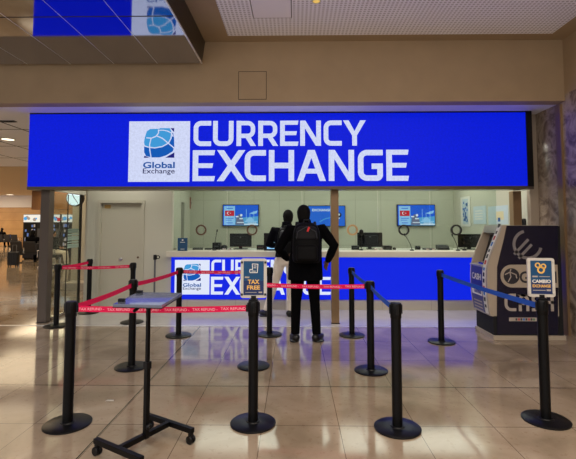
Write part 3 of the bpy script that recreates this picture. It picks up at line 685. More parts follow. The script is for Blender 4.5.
# ================================================================== STANCHIONS AND BELTS
ZTOP = .955; ZBELT = .896
st0 = thing('queue_stanchion', '', 'stanchion', (0, 0, 0), 0, 'black belt stanchions')
bm = B(); lathe(bm, [(0, 0), (.175, 0), (.178, .004), (.178, .012), (.170, .017), (.055, .020), (.050, .026), (0, .026)], 48); obj('base', bm, 'blackbase', st0, 35)
bm = B(); lathe(bm, [(0, .018), (.039, .018), (.039, .84), (0, .84)], 28); obj('pole', bm, 'black', st0, 40)
bm = B(); lathe(bm, [(0, .835), (.041, .835), (.0435, .84), (.0435, .945), (.040, .953), (.03, ZTOP), (0, ZTOP)], 28); hd = obj('belt_head', bm, 'black', st0, 40)
for s in range(4):
    obj('belt_clip', box(B(), -.009, .009, .040, .051, .87, .94, .002, Matrix.Rotation(s*PI/2, 4, 'Z')), 'blackplastic', hd)
SP = {}
def stn(key, x, y, label, first=[True], dx=0):
    g = G(x, y); loc = (g.x+dx, g.y, 0)
    o = st0 if first[0] else dup(st0, loc)
    first[0] = False; o.location = loc; o['label'] = label; o.rotation_euler = (0, 0, random.uniform(0, .3)); SP[key] = Vector(loc); return o
stn('A', 67.5, 424.5, 'black belt stanchion at front left, beside the rolling table')
stn('B', 253, 423.5, 'black belt stanchion at front centre carrying the tax free poster')
stn('C', 397.5, 428.5, 'black belt stanchion at front, right of centre, with a blue belt')
stn('D', 546, 420.5, 'black belt stanchion at far right carrying the exchange poster')
stn('E', 371, 371, 'black belt stanchion where red and blue belts meet, behind the front right-centre one')
stn('F', 352, 335.5, 'black belt stanchion just right of the bronze column, farther one of the blue belt row')
stn('G', 441.5, 342, 'black belt stanchion in front of the counter, left of the cash machine')
stn('H', 253.5, 366.5, 'black belt stanchion standing directly behind the tax free poster')
stn('I', 269.5, 334.8, 'black belt stanchion just left of the nearer person')
stn('J', 131.5, 367.2, 'black belt stanchion directly behind the rolling table')
stn('K', 178.5, 335.7, 'black belt stanchion in front of the white logo panel of the counter')
stn('L', 132, 322.6, 'black belt stanchion in front of the white door')
stn('M', 56, 326.3, 'black belt stanchion beside the left brown column')
stn('N', 88.5, 313, 'black belt stanchion by the glass partition, left of the white door')
def belt(k1, k2, m, label, words=None, z=ZBELT, hw=.0235, z2=None):
    p, q = SP[k1].copy(), SP[k2].copy(); d = q-p; L = d.length; ang = math.atan2(d.y, d.x); c = (p+q)/2
    z2 = z2 if z2 is not None else z
    grp = 'red queue belts' if m == 'red' else 'blue queue belts'
    o = thing('queue_belt', label, 'belt', (c.x, c.y, (z+z2)/2), ang, grp); l = L/2-.05
    bm = B(); n = 16; rows = []
    for i in range(n+1):
        u = -1+2*i/n; zz = -.012*(1-u*u)+.5*(z2-z)*u
        rows.append([bm.verts.new((u*l, y, zz+s*hw)) for y, s in ((-.0012, -1), (-.0012, 1), (.0012, 1), (.0012, -1))])
    for a_, b_ in zip(rows, rows[1:]):
        for k in range(4): bm.faces.new((a_[k], a_[(k+1) % 4], b_[(k+1) % 4], b_[k]))
    bm.faces.new(rows[0]); bm.faces.new(rows[-1][::-1]); w = obj('webbing', bm, m, o)
    for e in (-1, 1): obj('end_clip', box(B(), e*l-.010, e*l+.010, -.006, .006, e*(z2-z)/2-hw-.004, e*(z2-z)/2+hw+.004), 'blackplastic', o)
    if words:
        n = max(1, int(2*l/.225)); s_ = -1 if math.cos(ang) < 0 else 1
        for i in range(n):
            u = -1+2*(i+.5)/n; wz = -.012*(1-u*u)+.5*(z2-z)*u
            text('lettering', words if i == n-1 else words+' -', 'beltprint', w, (u*l, -.0016*s_, wz), height=.021, width=min(.2, 2*l/n*.9), rz=0 if s_ > 0 else PI, bold=.008)
    return o
belt('A', 'B', 'red', 'red printed belt across the front, behind the rolling table', 'TAX REFUND')
belt('A', 'J', 'red', 'red belt slanting back from the front left stanchion')
belt('J', 'K', 'red', 'red belt from behind the rolling table to the counter logo')
belt('K', 'I', 'red', 'red belt in front of the counter logo, passing behind the tax free poster', 'TAX REFUND')
belt('H', 'E', 'red', 'red printed belt passing in front of the legs of the nearer person', 'TAX REFUND')
belt('M', 'L', 'red', 'red belt running in front of the white door', 'TAX REFUND')
belt('M', 'N', 'red', 'short red belt running back along the glass partition')
belt('F', 'E', 'blue', 'blue belt from beside the bronze column to the red and blue junction')
belt('E', 'C', 'blue', 'blue belt coming forward to the front right-centre stanchion')
belt('G', 'D', 'blue', 'blue belt crossing in front of the cash machine')

# thin post with a clip head in front of the wall
g = G(154, 311.5)
t = thing('wall_clip_post', 'thin dark post with a round clip head, right of the white door', 'post', (g.x, g.y, 0))
bm = B(); lathe(bm, [(0, 0), (.14, 0), (.14, .008), (.02, .018), (0, .018)], 32); obj('base', bm, 'blackbase', t, 35)
obj('pole', tube(B(), [(0, 0, .01), (0, 0, .97)], .017, 14, False), 'greyplastic', t, 40)
bm = B(); lathe(bm, [(0, .93), (.03, .93), (.032, .96), (.032, 1.0), (.026, 1.02), (0, 1.02)], 20); obj('head', bm, 'blackplastic', t, 40)
bm = B(); ring_poly(bm, .055, .975, .035, .022, -.01, .01); obj('hook', bm, 'blackplastic', t, 40)

# ---- poster frames on two stanchions
def poster_frame(key, label, kind, z0, tilt=0.0):
    p = SP[key]; w, h = .097, .305
    t = thing('poster_frame', label, 'poster frame', (p.x, p.y-.0, ZTOP), tilt, 'poster frames on stanchions')
    dz = z0-ZTOP
    bm = B(); prism(bm, rrect(-w-.008, w+.008, dz-.008, dz+h, .02), -.006, .010); fr = obj('frame', bm, 'frame', t)
    for x, z in ((-w, dz+.02), (w, dz+.02), (-w, dz+h-.03), (w, dz+h-.03)): obj('corner_clip', box(B(), x*.97-.009, x*.97+.009, -.010, .010, z-.009, z+.009, .002), 'framedark' if kind == 'tax' else 'frame', fr)
    bm = B(); box(bm, -.02, .02, -.008, .014, -.001, dz+.01); box(bm, -.035, .035, -.02, .02, -.001, .012); obj('bracket', bm, 'blackplastic', t)
    W = w-.016; y = -.006; Z0 = dz+.016; H = h-.036
    pg = polys('poster', [[(-W, Z0), (W, Z0), (W, Z0+H), (-W, Z0+H)]], y, 'poster' if kind == 'tax' else 'poster', t, .002); y -= .002
    if kind == 'tax':
        polys('poster_band', [[(-W, Z0), (W, Z0), (W, Z0+H*.42), (-W, Z0+H*.42)]], y, 'poster2', pg, .0006); y -= .0006
        def L(u, v): return (u*W, Z0+v*H)
        ic = ribbon([L(-.14, .92), L(.42, .91), L(.36, .66), L(-.34, .66), L(-.40, .70), L(-.36, .755), L(-.1, .755), L(-.14, .92)], .0055)
        for a_, b_, v_ in ((-.0, .28, .86), (.0, .26, .805), (-.2, .2, .708)): ic += ribbon([L(a_, v_), L(b_, v_-.004)], .005)
        polys('receipt_icon', ic, y, 'printw', pg, .001)
        polys('small_print', [[L(-.9, .5), L(-.45, .5), L(-.4, .54), L(-.85, .55)], [L(-.8, .07), L(.3, .07), L(.3, .085), L(-.8, .085)], [L(.5, .06), L(.85, .06), L(.85, .1), L(.5, .1)]], y, 'palegrey', pg, .0008)
        text('poster_word', 'TAX', 'gold', pg, (.0, y, Z0+H*.39), height=H*.13, width=W*1.15, bold=.03)
        text('poster_word', 'FREE', 'gold', pg, (.0, y, Z0+H*.22), height=H*.12, width=W*1.3, bold=.03)
    else:
        polys('poster_band', [[(-W, Z0), (W, Z0), (W, Z0+H*.36), (-W, Z0+H*.36)]], y, 'poster2', pg, .0006); y -= .0006
        def L(u, v): return (u*W, Z0+v*H)
        bm = B()
        for u, v_, r in ((-.32, .86, .022), (.22, .83, .022), (-.02, .72, .03)): ring_poly(bm, u*W, Z0+v_*H, r, r*.55, y-.001, y)
        obj('coin_icon', bm, 'gold', pg)
        polys('small_print', [[L(-.85, .5), L(-.35, .5), L(-.35, .545), L(-.85, .545)], [L(-.2, .51), L(.8, .51), L(.8, .53), L(-.2, .53)], [L(-.85, .1), L(.35, .1), L(.35, .12), L(-.85, .12)], [L(.45, .09), L(.85, .09), L(.85, .14), L(.45, .14)]], y, 'palegrey', pg, .0008)
        text('poster_word', 'CAMBIO', 'printw', pg, (0, y, Z0+H*.38), height=H*.105, width=W*1.75, bold=.03)
        text('poster_word', 'EXCHANGE', 'gold', pg, (0, y, Z0+H*.24), height=H*.09, width=W*1.72, bold=.03)
poster_frame('B', 'pale-framed tax free poster on the front centre stanchion', 'tax', .985, .02)
poster_frame('D', 'white-framed cambio exchange poster on the far right stanchion', 'cam', .985, -.1)

# ================================================================== ROLLING TABLE
u = Vector((.859, -.512, 0)); v = Vector((.512, .859, 0))
tb = thing('rolling_table', 'small black rolling table with a grey top at front left', 'table', (-1.0468, 3.1056, 0), math.atan2(u.y, u.x))
zb = .075                                   # local x along the foot bars, local y back
TL = .236; SV = .2235
for s, nm in ((-1, 0), (1, 1)):
    obj('foot_bar', box(B(), -TL, TL, s*SV-.0175, s*SV+.0175, zb, zb+.035, .003), 'black', tb)
obj('cross_bar', box(B(), -.0175, .0175, -SV+.0175, SV-.0175, zb, zb+.035, .003), 'black', tb)
obj('post', box(B(), -.008, .024, -.016, .016, zb+.0, .575, .002), 'black', tb)
obj('inner_post', box(B(), -.004, .020, -.012, .012, .56, 1.0, .002), 'black', tb)
bm = B(); box(bm, -.013, .029, -.021, .021, .55, .60, .004); obj('collar', bm, 'blackplastic', tb)
bm = B(); lathe(bm, [(0, 0), (.02, 0), (.022, .015), (.014, .022), (0, .022)], 16, Matrix.Translation((.028, 0, .16)) @ Matrix.Rotation(PI/2, 4, 'Y')); obj('knob', bm, 'blackplastic', tb, 40)
for sx_ in (-1, 1):
    for sy_ in (-1, 1):
        c = obj('caster_fork', box(B(), sx_*(TL-.02)-.016, sx_*(TL-.02)+.016, sy_*SV-.012, sy_*SV+.012, .04, zb, .003), 'blackplastic', tb)
        for w_ in (-.014, .014):
            bm = B(); lathe(bm, [(0, -.009), (.026, -.009), (.029, -.005), (.029, .005), (.026, .009), (0, .009)], 22, Matrix.Translation((sx_*(TL-.02), sy_*SV+w_, .029)) @ Matrix.Rotation(PI/2, 4, 'X')); obj('wheel', bm, 'blackplastic', c, 40)
# tilted top
zT = 1.03
top_rot = Matrix.Rotation(-math.atan2(u.y, u.x), 4, 'Z') @ Matrix.Translation((.0111, -.004, zT)) @ Matrix.Rotation(-.118, 4, 'Z') @ Matrix.Rotation(.07, 4, 'X')
obj('tabletop', box(B(), -.173, .173, -.182, .182, -.011, .011, .003, top_rot), 'tableblue', tb)
bm = B(); box(bm, -.175, .175, -.184, .184, -.014, -.009, 0, top_rot); obj('edge_band', bm, 'matteblack', tb)
bm = B(); box(bm, -.05, .05, -.06, .06, -.045, -.012, .004, top_rot); obj('tilt_bracket', bm, 'blackplastic', tb)
obj('tilt_lever', tube(B(), [top_rot @ Vector((-.04, -.05, -.03)), top_rot @ Vector((-.06, -.1, -.055))], .012, 10), 'blackplastic', tb, True)
for yy in (-.11, .15):
    bm = B(); box(bm, -.171, -.125, yy-.012, yy+.012, .011, .03, .003, top_rot); obj('stop_clip', bm, 'blackplastic', tb)

# paper scrap
g = G(110, 401); bm = B()
vs = [bm.verts.new((x, y, z)) for x, y, z in ((-.04, -.01, .002), (-.01, -.02, .006), (.04, -.012, .002), (.03, .012, .005), (0, .02, .002), (-.03, .012, .006))]
bm.faces.new(vs); bmesh.ops.solidify(bm, geom=bm.faces[:], thickness=.001)
o = tag(obj('paper_scrap', bm, 'paper'), 'tiny white paper scrap on the floor left of the rolling table', 'paper scrap'); o.location = (g.x, g.y, .001)

# ================================================================== CASH MACHINE
YA, YA2 = 6.05, 6.62
am = thing('cash_machine', 'large dark navy cash machine kiosk beside the marble wall', 'cash machine', (3.2, YA, 0))
X0 = 3.2
def ax(x, y): return P(x, y, YA).x-X0
def az(x, y): return P(x, y, YA).z
zk = az(497, 332); ztop = az(520, 225.3)
prof = [(ax(502.5, 226), ztop), (ax(500.5, 231), az(500, 231)), (ax(496.5, 241), az(496, 241)), (ax(492.5, 251), az(492, 251)), (ax(489, 261), az(489, 261)), (ax(487.2, 269), az(488, 269)), (ax(486.8, 280), az(488, 280)), (ax(488, 300), az(488, 300)), (ax(490.5, 316), az(490, 316))]
def pfx(z):
    for (xa, za), (xb, zb_) in zip(prof, prof[1:]):
        if zb_ <= z <= za: return xa+(xb-xa)*(za-z)/(za-zb_)
    return prof[0][0] if z > prof[0][1] else prof[-1][0]
xr = ax(561, 290); zl = prof[-1][1]
full = [(xr, zl-.01), (xr, ztop)]+prof+[(prof[-1][0]+.05, zl-.01)]
zr0, zr1 = az(488, 266), az(499, 233)
rec = [(xr, zl-.01), (xr, ztop)]+[p for p in prof if p[1] >= zr1]+[(pfx(zr1), zr1), (pfx(zr1)+.10, zr1-.03), (pfx(zr0)+.16, zr0+.02), (pfx(zr0), zr0)]+[p for p in prof if p[1] < zr0]+[(prof[-1][0]+.05, zl-.01)]
W_ = YA2-YA
obj('near_cheek', prism(B(), full, 0, .14), 'tan', am); obj('far_cheek', prism(B(), full, W_-.04, W_), 'tan', am); obj('core', prism(B(), rec, .14, W_-.04), 'silver', am)
obj('kick_base', box(B(), prof[-1][0]+.04, xr, .0, W_-.01, .06, zl), 'matteblack', am)
obj('plinth', box(B(), prof[-1][0]+.02, xr+.03, -.03, W_, 0, .06, .004), 'tan', am)
sp = [(ax(506.5, 226), ztop-.004), (ax(503.5, 240), az(503, 240)), (ax(499.5, 256), az(499, 256)), (ax(497, 267), az(497, 267)), (ax(496.8, 300), az(496, 300)), (ax(496.8, 332), .075), (ax(557.5, 332), .075), (ax(557.5, 226), ztop-.004)]
side = obj('side_panel', prism(B(), sp, -.012, .001), 'navy', am)
obj('rear_panel', box(B(), ax(557.8, 280), xr+.012, -.006, W_, .06, ztop-.01), 'matteblack', am)
y = -.012
bx0, bx1, bz0, bz1 = ax(500, 276), ax(557.3, 276), az(520, 287.4), az(520, 264.6); r = (bz1-bz0)/2
bn = polys('banner', [[(bx1, bz0), (bx1, bz1)]+disc(bx0+r, bz0+r, r, 16, PI/2, 1.5*PI)], y, 'tan', am, .003)
gc = (ax(511, 276), az(511, 276)); gr = .108
polys('globe_disc', [disc(gc[0], gc[1], gr, 32)], y-.003, 'darkprint', bn, .001)
polys('globe_lines', ribbon([(gc[0]-.09, gc[1]+.02), (gc[0]-.02, gc[1]+.055), (gc[0]+.06, gc[1]+.02), (gc[0]+.07, gc[1]-.03)], .014)+ribbon([(gc[0]-.05, gc[1]-.08), (gc[0]-.01, gc[1]-.01), (gc[0]-.02, gc[1]+.055), (gc[0]-.005, gc[1]+.1)], .014), y-.004, 'palegrey', bn, .001)
text('banner_word', 'Global', 'darkprint', bn, (ax(519, 276), y-.004, az(519, 277)), height=.16, width=.5, bold=.02, align='LEFT')
cz0, cz1 = az(520, 311), az(520, 293.5); ch_ = cz1-cz0
cs = word([('C', ax(504, 300), ax(515.5, 300)), ('a', ax(518, 300), ax(528.5, 300)), ('S', ax(531, 300), ax(540.5, 300)), ('H', ax(543, 300), ax(553, 300))], cz0, ch_, .17, .3)
polys('cash_lettering', cs, y, 'palegrey', am, .003)
ec = (ax(527, 244.5), az(527, 244.5)); ER = .185; th = 46
def rot(p):
    c, s = math.cos(math.radians(th)), math.sin(math.radians(th)); return (ec[0]+p[0]*c-p[1]*s, ec[1]+p[0]*s+p[1]*c)
eu = ribbon([rot(p) for p in arc(0, 0, ER, 58, 300, 28)], .04)+ribbon([rot((-ER-.04, .04)), rot((.06, .04))], .036)+ribbon([rot((-ER-.04, -.04)), rot((.04, -.04))], .036)
polys('euro_symbol', eu, y, mat('euro_grey', (128, 122, 122), .5), am, .003)
lz0, lz1 = az(520, 321), az(520, 317.3); lx0, lx1 = ax(508.5, 319), ax(538, 319)
lb = polys('card_label', [[(lx0, lz0), (lx1, lz0), (lx1, lz1), (lx0, lz1)]], y, 'palegrey', am, .002)
for i, mm in enumerate(('darkprint', 'redprint', 'darkprint', 'blueprint', 'darkprint', 'redprint', 'darkprint', 'greenprint')):
    x_ = lx0+(lx1-lx0)*(.22+i*.085); polys('card_mark', [[(x_, lz0+.01), (x_+.024, lz0+.01), (x_+.024, lz1-.01), (x_, lz1-.01)]], y-.002, mm, lb, .001)
# front face pieces that follow its curve
def patch(y0, y1, z0, z1, off, m, name, parent=am, n=14):
    bm = B(); prev = None
    for i in range(n+1):
        z = z0+(z1-z0)*i/n; x = pfx(z)
        row = [bm.verts.new((x-off, y0, z)), bm.verts.new((x-off, y1, z)), bm.verts.new((x+.004, y1, z)), bm.verts.new((x+.004, y0, z))]
        if prev:
            for k in range(4): bm.faces.new((prev[k], row[k], row[(k+1) % 4], prev[(k+1) % 4]))
        else: bm.faces.new(row)
        prev = row
    bm.faces.new(prev[::-1]); return obj(name, bm, m, parent)
ws = patch(.045, .135, zl+.02, ztop-.02, .006, 'printw', 'icon_strip')
for i, zz in enumerate([zl+.1+k*.085 for k in range(15)]):
    patch(.065, .115, zz, zz+(.055 if i % 3 else .04), .008, ('darkprint', 'redprint', 'blueprint', 'darkprint')[(i*7) % 4], 'icon_mark', ws, 3)
lower = patch(.145, W_-.045, zl+.02, zr0-.03, .006, 'navyblue', 'lower_door')
text('door_lettering', 'CASH', 'printw', lower, (pfx(.82)-.008, .33, .82), height=.09, width=.3, rz=-PI/2, bold=.01)
pz = .62; patch(.16, W_-.07, pz-.06, pz+.07, .009, 'printw', 'logo_plate', lower, 4)
text('logo_word', 'Global', 'navyblue', lower, (pfx(pz)-.013, .3, pz), height=.07, width=.24, rz=-PI/2, bold=.02)
for k in range(4): patch(.2, W_-.1, .33+k*.045, .345+k*.045, .008, 'palegrey', 'print_line', lower, 2)
patch(.14, W_-.03, zr1+.02, ztop-.02, .01, 'silver', 'top_hood')
bm = B(); box(bm, pfx(zr0)-.03, pfx(zr0)+.14, .14, W_-.02, zr0-.03, zr0-.005, .006); obj('console_shelf', bm, 'silver', am)
bm = B(); z_a, z_b = zr0+.03, zr1-.04
pts = [(pfx(zr0)+.135, z_a), (pfx(zr0)+.155, z_a), (pfx(zr1)+.105, z_b), (pfx(zr1)+.085, z_b)]
prism(bm, pts, .17, W_-.09); obj('display_screen', bm, 'blackplastic', am)
bm = B(); box(bm, pfx(zr0)+.02, pfx(zr0)+.09, .2, .36, zr0-.006, zr0+.03, .006); obj('keypad', bm, 'steel', am)
q = P(524, 220, 6.3); tag(obj('camera_dome', lathe(B(), [(0, 0), (.028, 0), (.03, .07), (.022, .095), (0, .1)], 20), 'blackplastic', None, 50), 'small black cylinder standing on top of the cash machine', 'device'); bpy.context.scene.objects['camera_dome'].location = (q.x, 6.3, ztop+.001)

# ================================================================== PEOPLE
def remesh(name, bm, vox, m, parent, smooth_it=4):
    me = bpy.data.meshes.new(name); bmesh.ops.recalc_face_normals(bm, faces=bm.faces[:]); bm.to_mesh(me); bm.free()
    o = bpy.data.objects.new(name, me); COL.objects.link(o)
    md = o.modifiers.new('r', 'REMESH'); md.mode = 'VOXEL'; md.voxel_size = vox; md.use_smooth_shade = True
    if smooth_it: ms = o.modifiers.new('s', 'SMOOTH'); ms.factor = .5; ms.iterations = smooth_it
    bpy.context.view_layer.update()
    new = bpy.data.meshes.new_from_object(o.evaluated_get(bpy.context.evaluated_depsgraph_get()))
    bpy.data.objects.remove(o); bpy.data.meshes.remove(me)
    new.name = name; new.materials.clear(); new.materials.append(M[m] if isinstance(m, str) else m)
    for p in new.polygons: p.use_smooth = True
    o = bpy.data.objects.new(name, new); COL.objects.link(o); o.parent = parent; return o
def ell(bm, c, r, seg=16):
    g = bmesh.ops.create_uvsphere(bm, u_segments=seg, v_segments=seg//2+2, radius=1)
    for v_ in g['verts']: v_.co = Vector((c[0]+v_.co.x*r[0], c[1]+v_.co.y*r[1], c[2]+v_.co.z*r[2]))
def add_hand(bm, wr, d, side_dir, curl=.5, s=1.0):
    # palm, four bent fingers of unequal length and a thumb leaving the side of the palm
    d = Vector(d).normalized(); sd = Vector(side_dir); sd = (sd-d*sd.dot(d)).normalized(); nrm = d.cross(sd).normalized()
    wr = Vector(wr); pe = wr+d*.085*s
    for k in range(4):
        o_ = (k-1.5)*.019*s
        tube(bm, [wr+sd*o_*.7+d*.012, pe+sd*o_], [.013*s, .0115*s], 8)
        ln = (.062, .074, .080, .066)[k]*s; p0 = pe+sd*o_
        p1 = p0+(d*math.cos(curl*.5)+nrm*math.sin(curl*.5))*ln*.45; p2 = p1+(d*math.cos(curl*1.2)+nrm*math.sin(curl*1.2))*ln*.32; p3 = p2+(d*math.cos(curl*1.8)+nrm*math.sin(curl*1.8))*ln*.25
        tube(bm, [p0, p1, p2, p3], [.0095*s, .009*s, .008*s, .0068*s], 8)
    t0 = wr+d*.025*s+sd*.03*s
    tube(bm, [t0, t0+(d*.6+sd*.8)*.038*s+nrm*.008, t0+(d*.85+sd*.6)*.068*s+nrm*.018], [.012*s, .010*s, .008*s], 8)
def person(label, loc, rz, J, hips, top, low, hair, skin, hem, vox=.009, cap=False, scale=1.0):
    t = thing('person', label, 'person', loc, rz); t.scale = (scale,)*3
    Vv = {k: Vector(p) for k, p in J.items() if not k.startswith('foot')}; nk, hdp = Vv['neck'], Vv['head']; pel = Vv['pelvis']; ch = Vv['chest']
    b = B()
    loft(b, [(pel.x, pel.y, pel.z-.08, .10, .09), (pel.x, pel.y, pel.z, .155, .11), (pel.x*.6+ch.x*.4, pel.y*.6+ch.y*.4, pel.z+(ch.z-pel.z)*.4, .135, .098), (ch.x, ch.y, ch.z, .165, .112), (ch.x, ch.y, ch.z+.13, .155, .09), (nk.x, nk.y, nk.z-.03, .075, .065), (nk.x, nk.y, nk.z+.01, .052, .055)], 20)
    tube(b, [nk-Vector((0, 0, .04)), hdp-Vector((0, -.01, .06))], [.055, .052], 14)
    ell(b, hdp, (.076, .095, .115)); ell(b, hdp+Vector((0, .05, -.06)), (.052, .05, .06)); ell(b, hdp+Vector((0, .1, -.015)), (.013, .018, .024))
    for s in (-1, 1): ell(b, hdp+Vector((s*.077, -.005, -.012)), (.012, .02, .032))
    for s, q_ in (('L', -1), ('R', 1)):
        sh, el, wr, hp_, kn, an = (Vv[s+k] for k in ('sh', 'el', 'wr', 'hip', 'kn', 'an'))
        tube(b, [ch.lerp(sh, .6), sh, sh.lerp(el, .5), el, el.lerp(wr, .4), wr], [.055, .056, .048, .04, .039, .027], 12)
        add_hand(b, wr, J[s+'hd'], J[s+'hs'], .7)
        tube(b, [hp_+Vector((0, 0, .03)), hp_.lerp(kn, .45), kn, kn.lerp(an, .4), an], [.085, .072, .054, .052, .036], 14)
        f = Vector(J.get('foot'+s, (0, 1, 0))).normalized(); tube(b, [an+Vector((0, 0, -.03))-f*.03, an+f*.07+Vector((0, 0, -.045)), an+f*.15+Vector((0, 0, -.055))], [.036, .034, .024], 12)
    remesh('body', b, vox, skin, t, 3)
    for s in (-1, 1):
        bm = B(); ell(bm, hdp+Vector((s*.032, .088, .008)), (.011, .008, .008), 10); obj('eye', bm, 'eye', t, True)
    # jacket
    b = B(); hz = hem; pc = pel
    rings = [(pc.x, pc.y, hz, hips+.005, .15), (pc.x, pc.y, hz+.01, hips+.01, .155), (pc.x, pc.y, pel.z+.08, hips, .148), (pel.x*.6+ch.x*.4, pel.y*.6+ch.y*.4, pel.z+(ch.z-pel.z)*.45, hips-.01, .14), (ch.x, ch.y, ch.z, .208, .145), (ch.x, ch.y, ch.z+.10, .205, .125), (ch.x, ch.y, ch.z+.155, .15, .10), (nk.x, nk.y, nk.z-.015, .098, .088), (nk.x, nk.y-.01, nk.z+.035, .086, .08), (nk.x-.005, nk.y-.005, nk.z+.075, .08, .076)]
    loft(b, rings, 24, 2.3)
    for s in ('L', 'R'):
        sh, el, wr = Vv[s+'sh'], Vv[s+'el'], Vv[s+'wr']
        tube(b, [ch.lerp(sh, .55)+Vector((0, 0, .04)), sh, sh.lerp(el, .5), el, el.lerp(wr, .5), wr-(wr-el).normalized()*.015], [.07, .076, .07, .065, .058, .046], 14)
    remesh('jacket', b, max(vox, .011), top, t, 5)
    # trousers
    b = B()
    loft(b, [(pel.x, pel.y, pel.z-.10, .155, .115), (pel.x, pel.y, pel.z, .175, .13), (pel.x, pel.y, pel.z+.08, .165, .12)], 20)
    for s in ('L', 'R'):
        hp_, kn, an = Vv[s+'hip'], Vv[s+'kn'], Vv[s+'an']
        tube(b, [hp_+Vector((0, 0, .03)), hp_.lerp(kn, .45), kn, kn.lerp(an, .5), an+(an-kn).normalized()*-.005], [.104, .088, .068, .064, .058], 16, False)
    remesh('trousers', b, max(vox, .011), low, t, 4)
    for s in ('L', 'R'):
        an = Vv[s+'an']; b = B(); f = Vector(J.get('foot'+s, (0, 1, 0))).normalized()
        tube(b, [an+Vector((0, 0, -.028))-f*.04, an+f*.07+Vector((0, 0, -.04)), an+f*.16+Vector((0, 0, -.05))], [.052, .05, .036], 14)
        p = an-f*.005; loft(b, [(p.x+f.x*.05, p.y+f.y*.05, an.z-.088, .045+abs(f.x)*.08, .045+abs(f.y)*.085), (p.x+f.x*.05, p.y+f.y*.05, an.z-.07, .045+abs(f.x)*.08, .045+abs(f.y)*.085)], 18)
        remesh('shoe', b, .009, 'shoe', t, 3)
    # hair
    b = B()
    ell(b, hdp+Vector((0, -.014, .022)), (.093, .10, .112)); ell(b, hdp+Vector((0, -.045, -.03)), (.086, .062, .085)); ell(b, hdp+Vector((0, -.05, -.08)), (.07, .045, .06))
    remesh('knit_cap' if cap else 'hair', b, max(vox, .01), hair, t, 3)
    return t
def spot(x, y): g = G(x, y); return (g.x, g.y, 0)
HT = 1.78
J1 = dict(footL=(-.3, 1, 0), footR=(.5, 1, 0), pelvis=(0, 0, .95), chest=(.015, .0, 1.33), neck=(-.005, .01, 1.535), head=(-.02, .03, 1.672),
          Lsh=(-.20, .0, 1.475), Lel=(-.355, .05, 1.20), Lwr=(-.24, .22, 1.06), Lhd=(.6, .6, .1), Lhs=(0, .2, 1),
          Rsh=(.225, .0, 1.48), Rel=(.385, -.02, 1.255), Rwr=(.305, .045, 1.05), Rhd=(-.35, .25, -.9), Rhs=(-.6, .7, .2),
          Lhip=(-.095, 0, .92), Lkn=(-.125, .015, .50), Lan=(-.135, -.01, .088), Rhip=(.095, 0, .92), Rkn=(.125, .02, .50), Ran=(.148, -.01, .088))
p1 = spot(305.5, 341)
person('person in black seen from behind, nearer of the two, right arm bent, wearing a backpack', p1, 0, J1, .225, 'cloth', 'trouser', 'hair', 'skin', .80, .0085, scale=1.02)
J2 = dict(footL=(-.8, 1, 0), footR=(.3, 1, 0), pelvis=(0, 0, .95), chest=(0, .05, 1.30), neck=(.01, .08, 1.515), head=(.03, .12, 1.665),
          Lsh=(-.205, .04, 1.44), Lel=(-.30, .08, 1.19), Lwr=(-.20, .24, 1.17), Lhd=(.3, 1, -.05), Lhs=(1, 0, .2),
          Rsh=(.205, .04, 1.44), Rel=(.29, .08, 1.19), Rwr=(.18, .24, 1.17), Rhd=(-.3, 1, -.05), Rhs=(-1, 0, .2),
          Lhip=(-.095, 0, .92), Lkn=(-.21, .02, .50), Lan=(-.335, -.04, .088), Rhip=(.095, 0, .92), Rkn=(.075, .02, .50), Ran=(.06, -.03, .088))
p2 = list(spot(286.5, 312.5)); p2[1] = min(p2[1], 7.55)
person('person at the counter in a dark jacket and beige trousers, seen from behind', p2, 0, J2, .185, 'navycloth', 'beigecloth', 'hair', 'skin', .99, .010, scale=1.02)
def backpack(label, loc, w, h, d, m1, m2, tagred, rz=0):
    t = thing('backpack', label, 'backpack', loc, rz)
    b = B(); loft(b, [(0, 0, 0, w*.8, d*.75), (0, -.0, .02, w*.97, d), (0, -.01, h*.35, w, d*1.1), (0, -.005, h*.75, w*.95, d), (0, .01, h*.93, w*.78, d*.8), (0, .02, h, w*.45, d*.5)], 24, 2.6); remesh('main_bag', b, .012, m1, t, 4)
    b = B(); loft(b, [(0, -d*.95, h*.06, w*.68, d*.4), (0, -d*1.05, h*.12, w*.76, d*.5), (0, -d*1.0, h*.40, w*.74, d*.45), (0, -d*.9, h*.46, w*.6, d*.3)], 20, 3); fp_ = remesh('front_pocket', b, .011, m1, t, 3)
    b = B(); loft(b, [(0, -d*.8, h*.58, w*.72, d*.38), (0, -d*.82, h*.63, w*.78, d*.42), (0, -d*.7, h*.86, w*.7, d*.35), (0, -d*.55, h*.92, w*.5, d*.25)], 20, 3); up_ = remesh('upper_pocket', b, .011, m2, t, 3)
    obj('zip', tube(B(), [(-w*.7, -d*1.15, h*.62), (-w*.62, -d*1.2, h*.78), (0, -d*1.05, h*.9), (w*.62, -d*1.2, h*.78), (w*.7, -d*1.15, h*.62)], .005, 8), 'strap', up_, True)
    obj('handle', tube(B(), [(-.04, d*.3, h*.97), (-.03, d*.2, h+.035), (.03, d*.2, h+.035), (.04, d*.3, h*.97)], .009, 8), 'blackplastic', t, True)
    for s in (-1, 1):
        obj('shoulder_strap', tube(B(), [(s*w*.5, d*.6, h*.9), (s*w*.62, d*1.2+.04, h*1.0), (s*w*.68, d+.2, h*1.0), (s*w*.72, d+.27, h*.85), (s*w*.8, d+.255, h*.55), (s*w*.95, d+.16, h*.25), (s*w*.9, d*.7, h*.1)], .019, 8), m2 if not tagred else 'pack', t, True)
    if tagred: obj('red_tag', box(B(), -.008, .016, -d*1.32, -d*1.28, h*.74, h*.86, .003, Matrix.Rotation(.35, 4, 'Y') @ Matrix.Translation((-.13*h*2, 0, 0))), mat('red_tag', (214, 40, 44), .5), t)
    return t
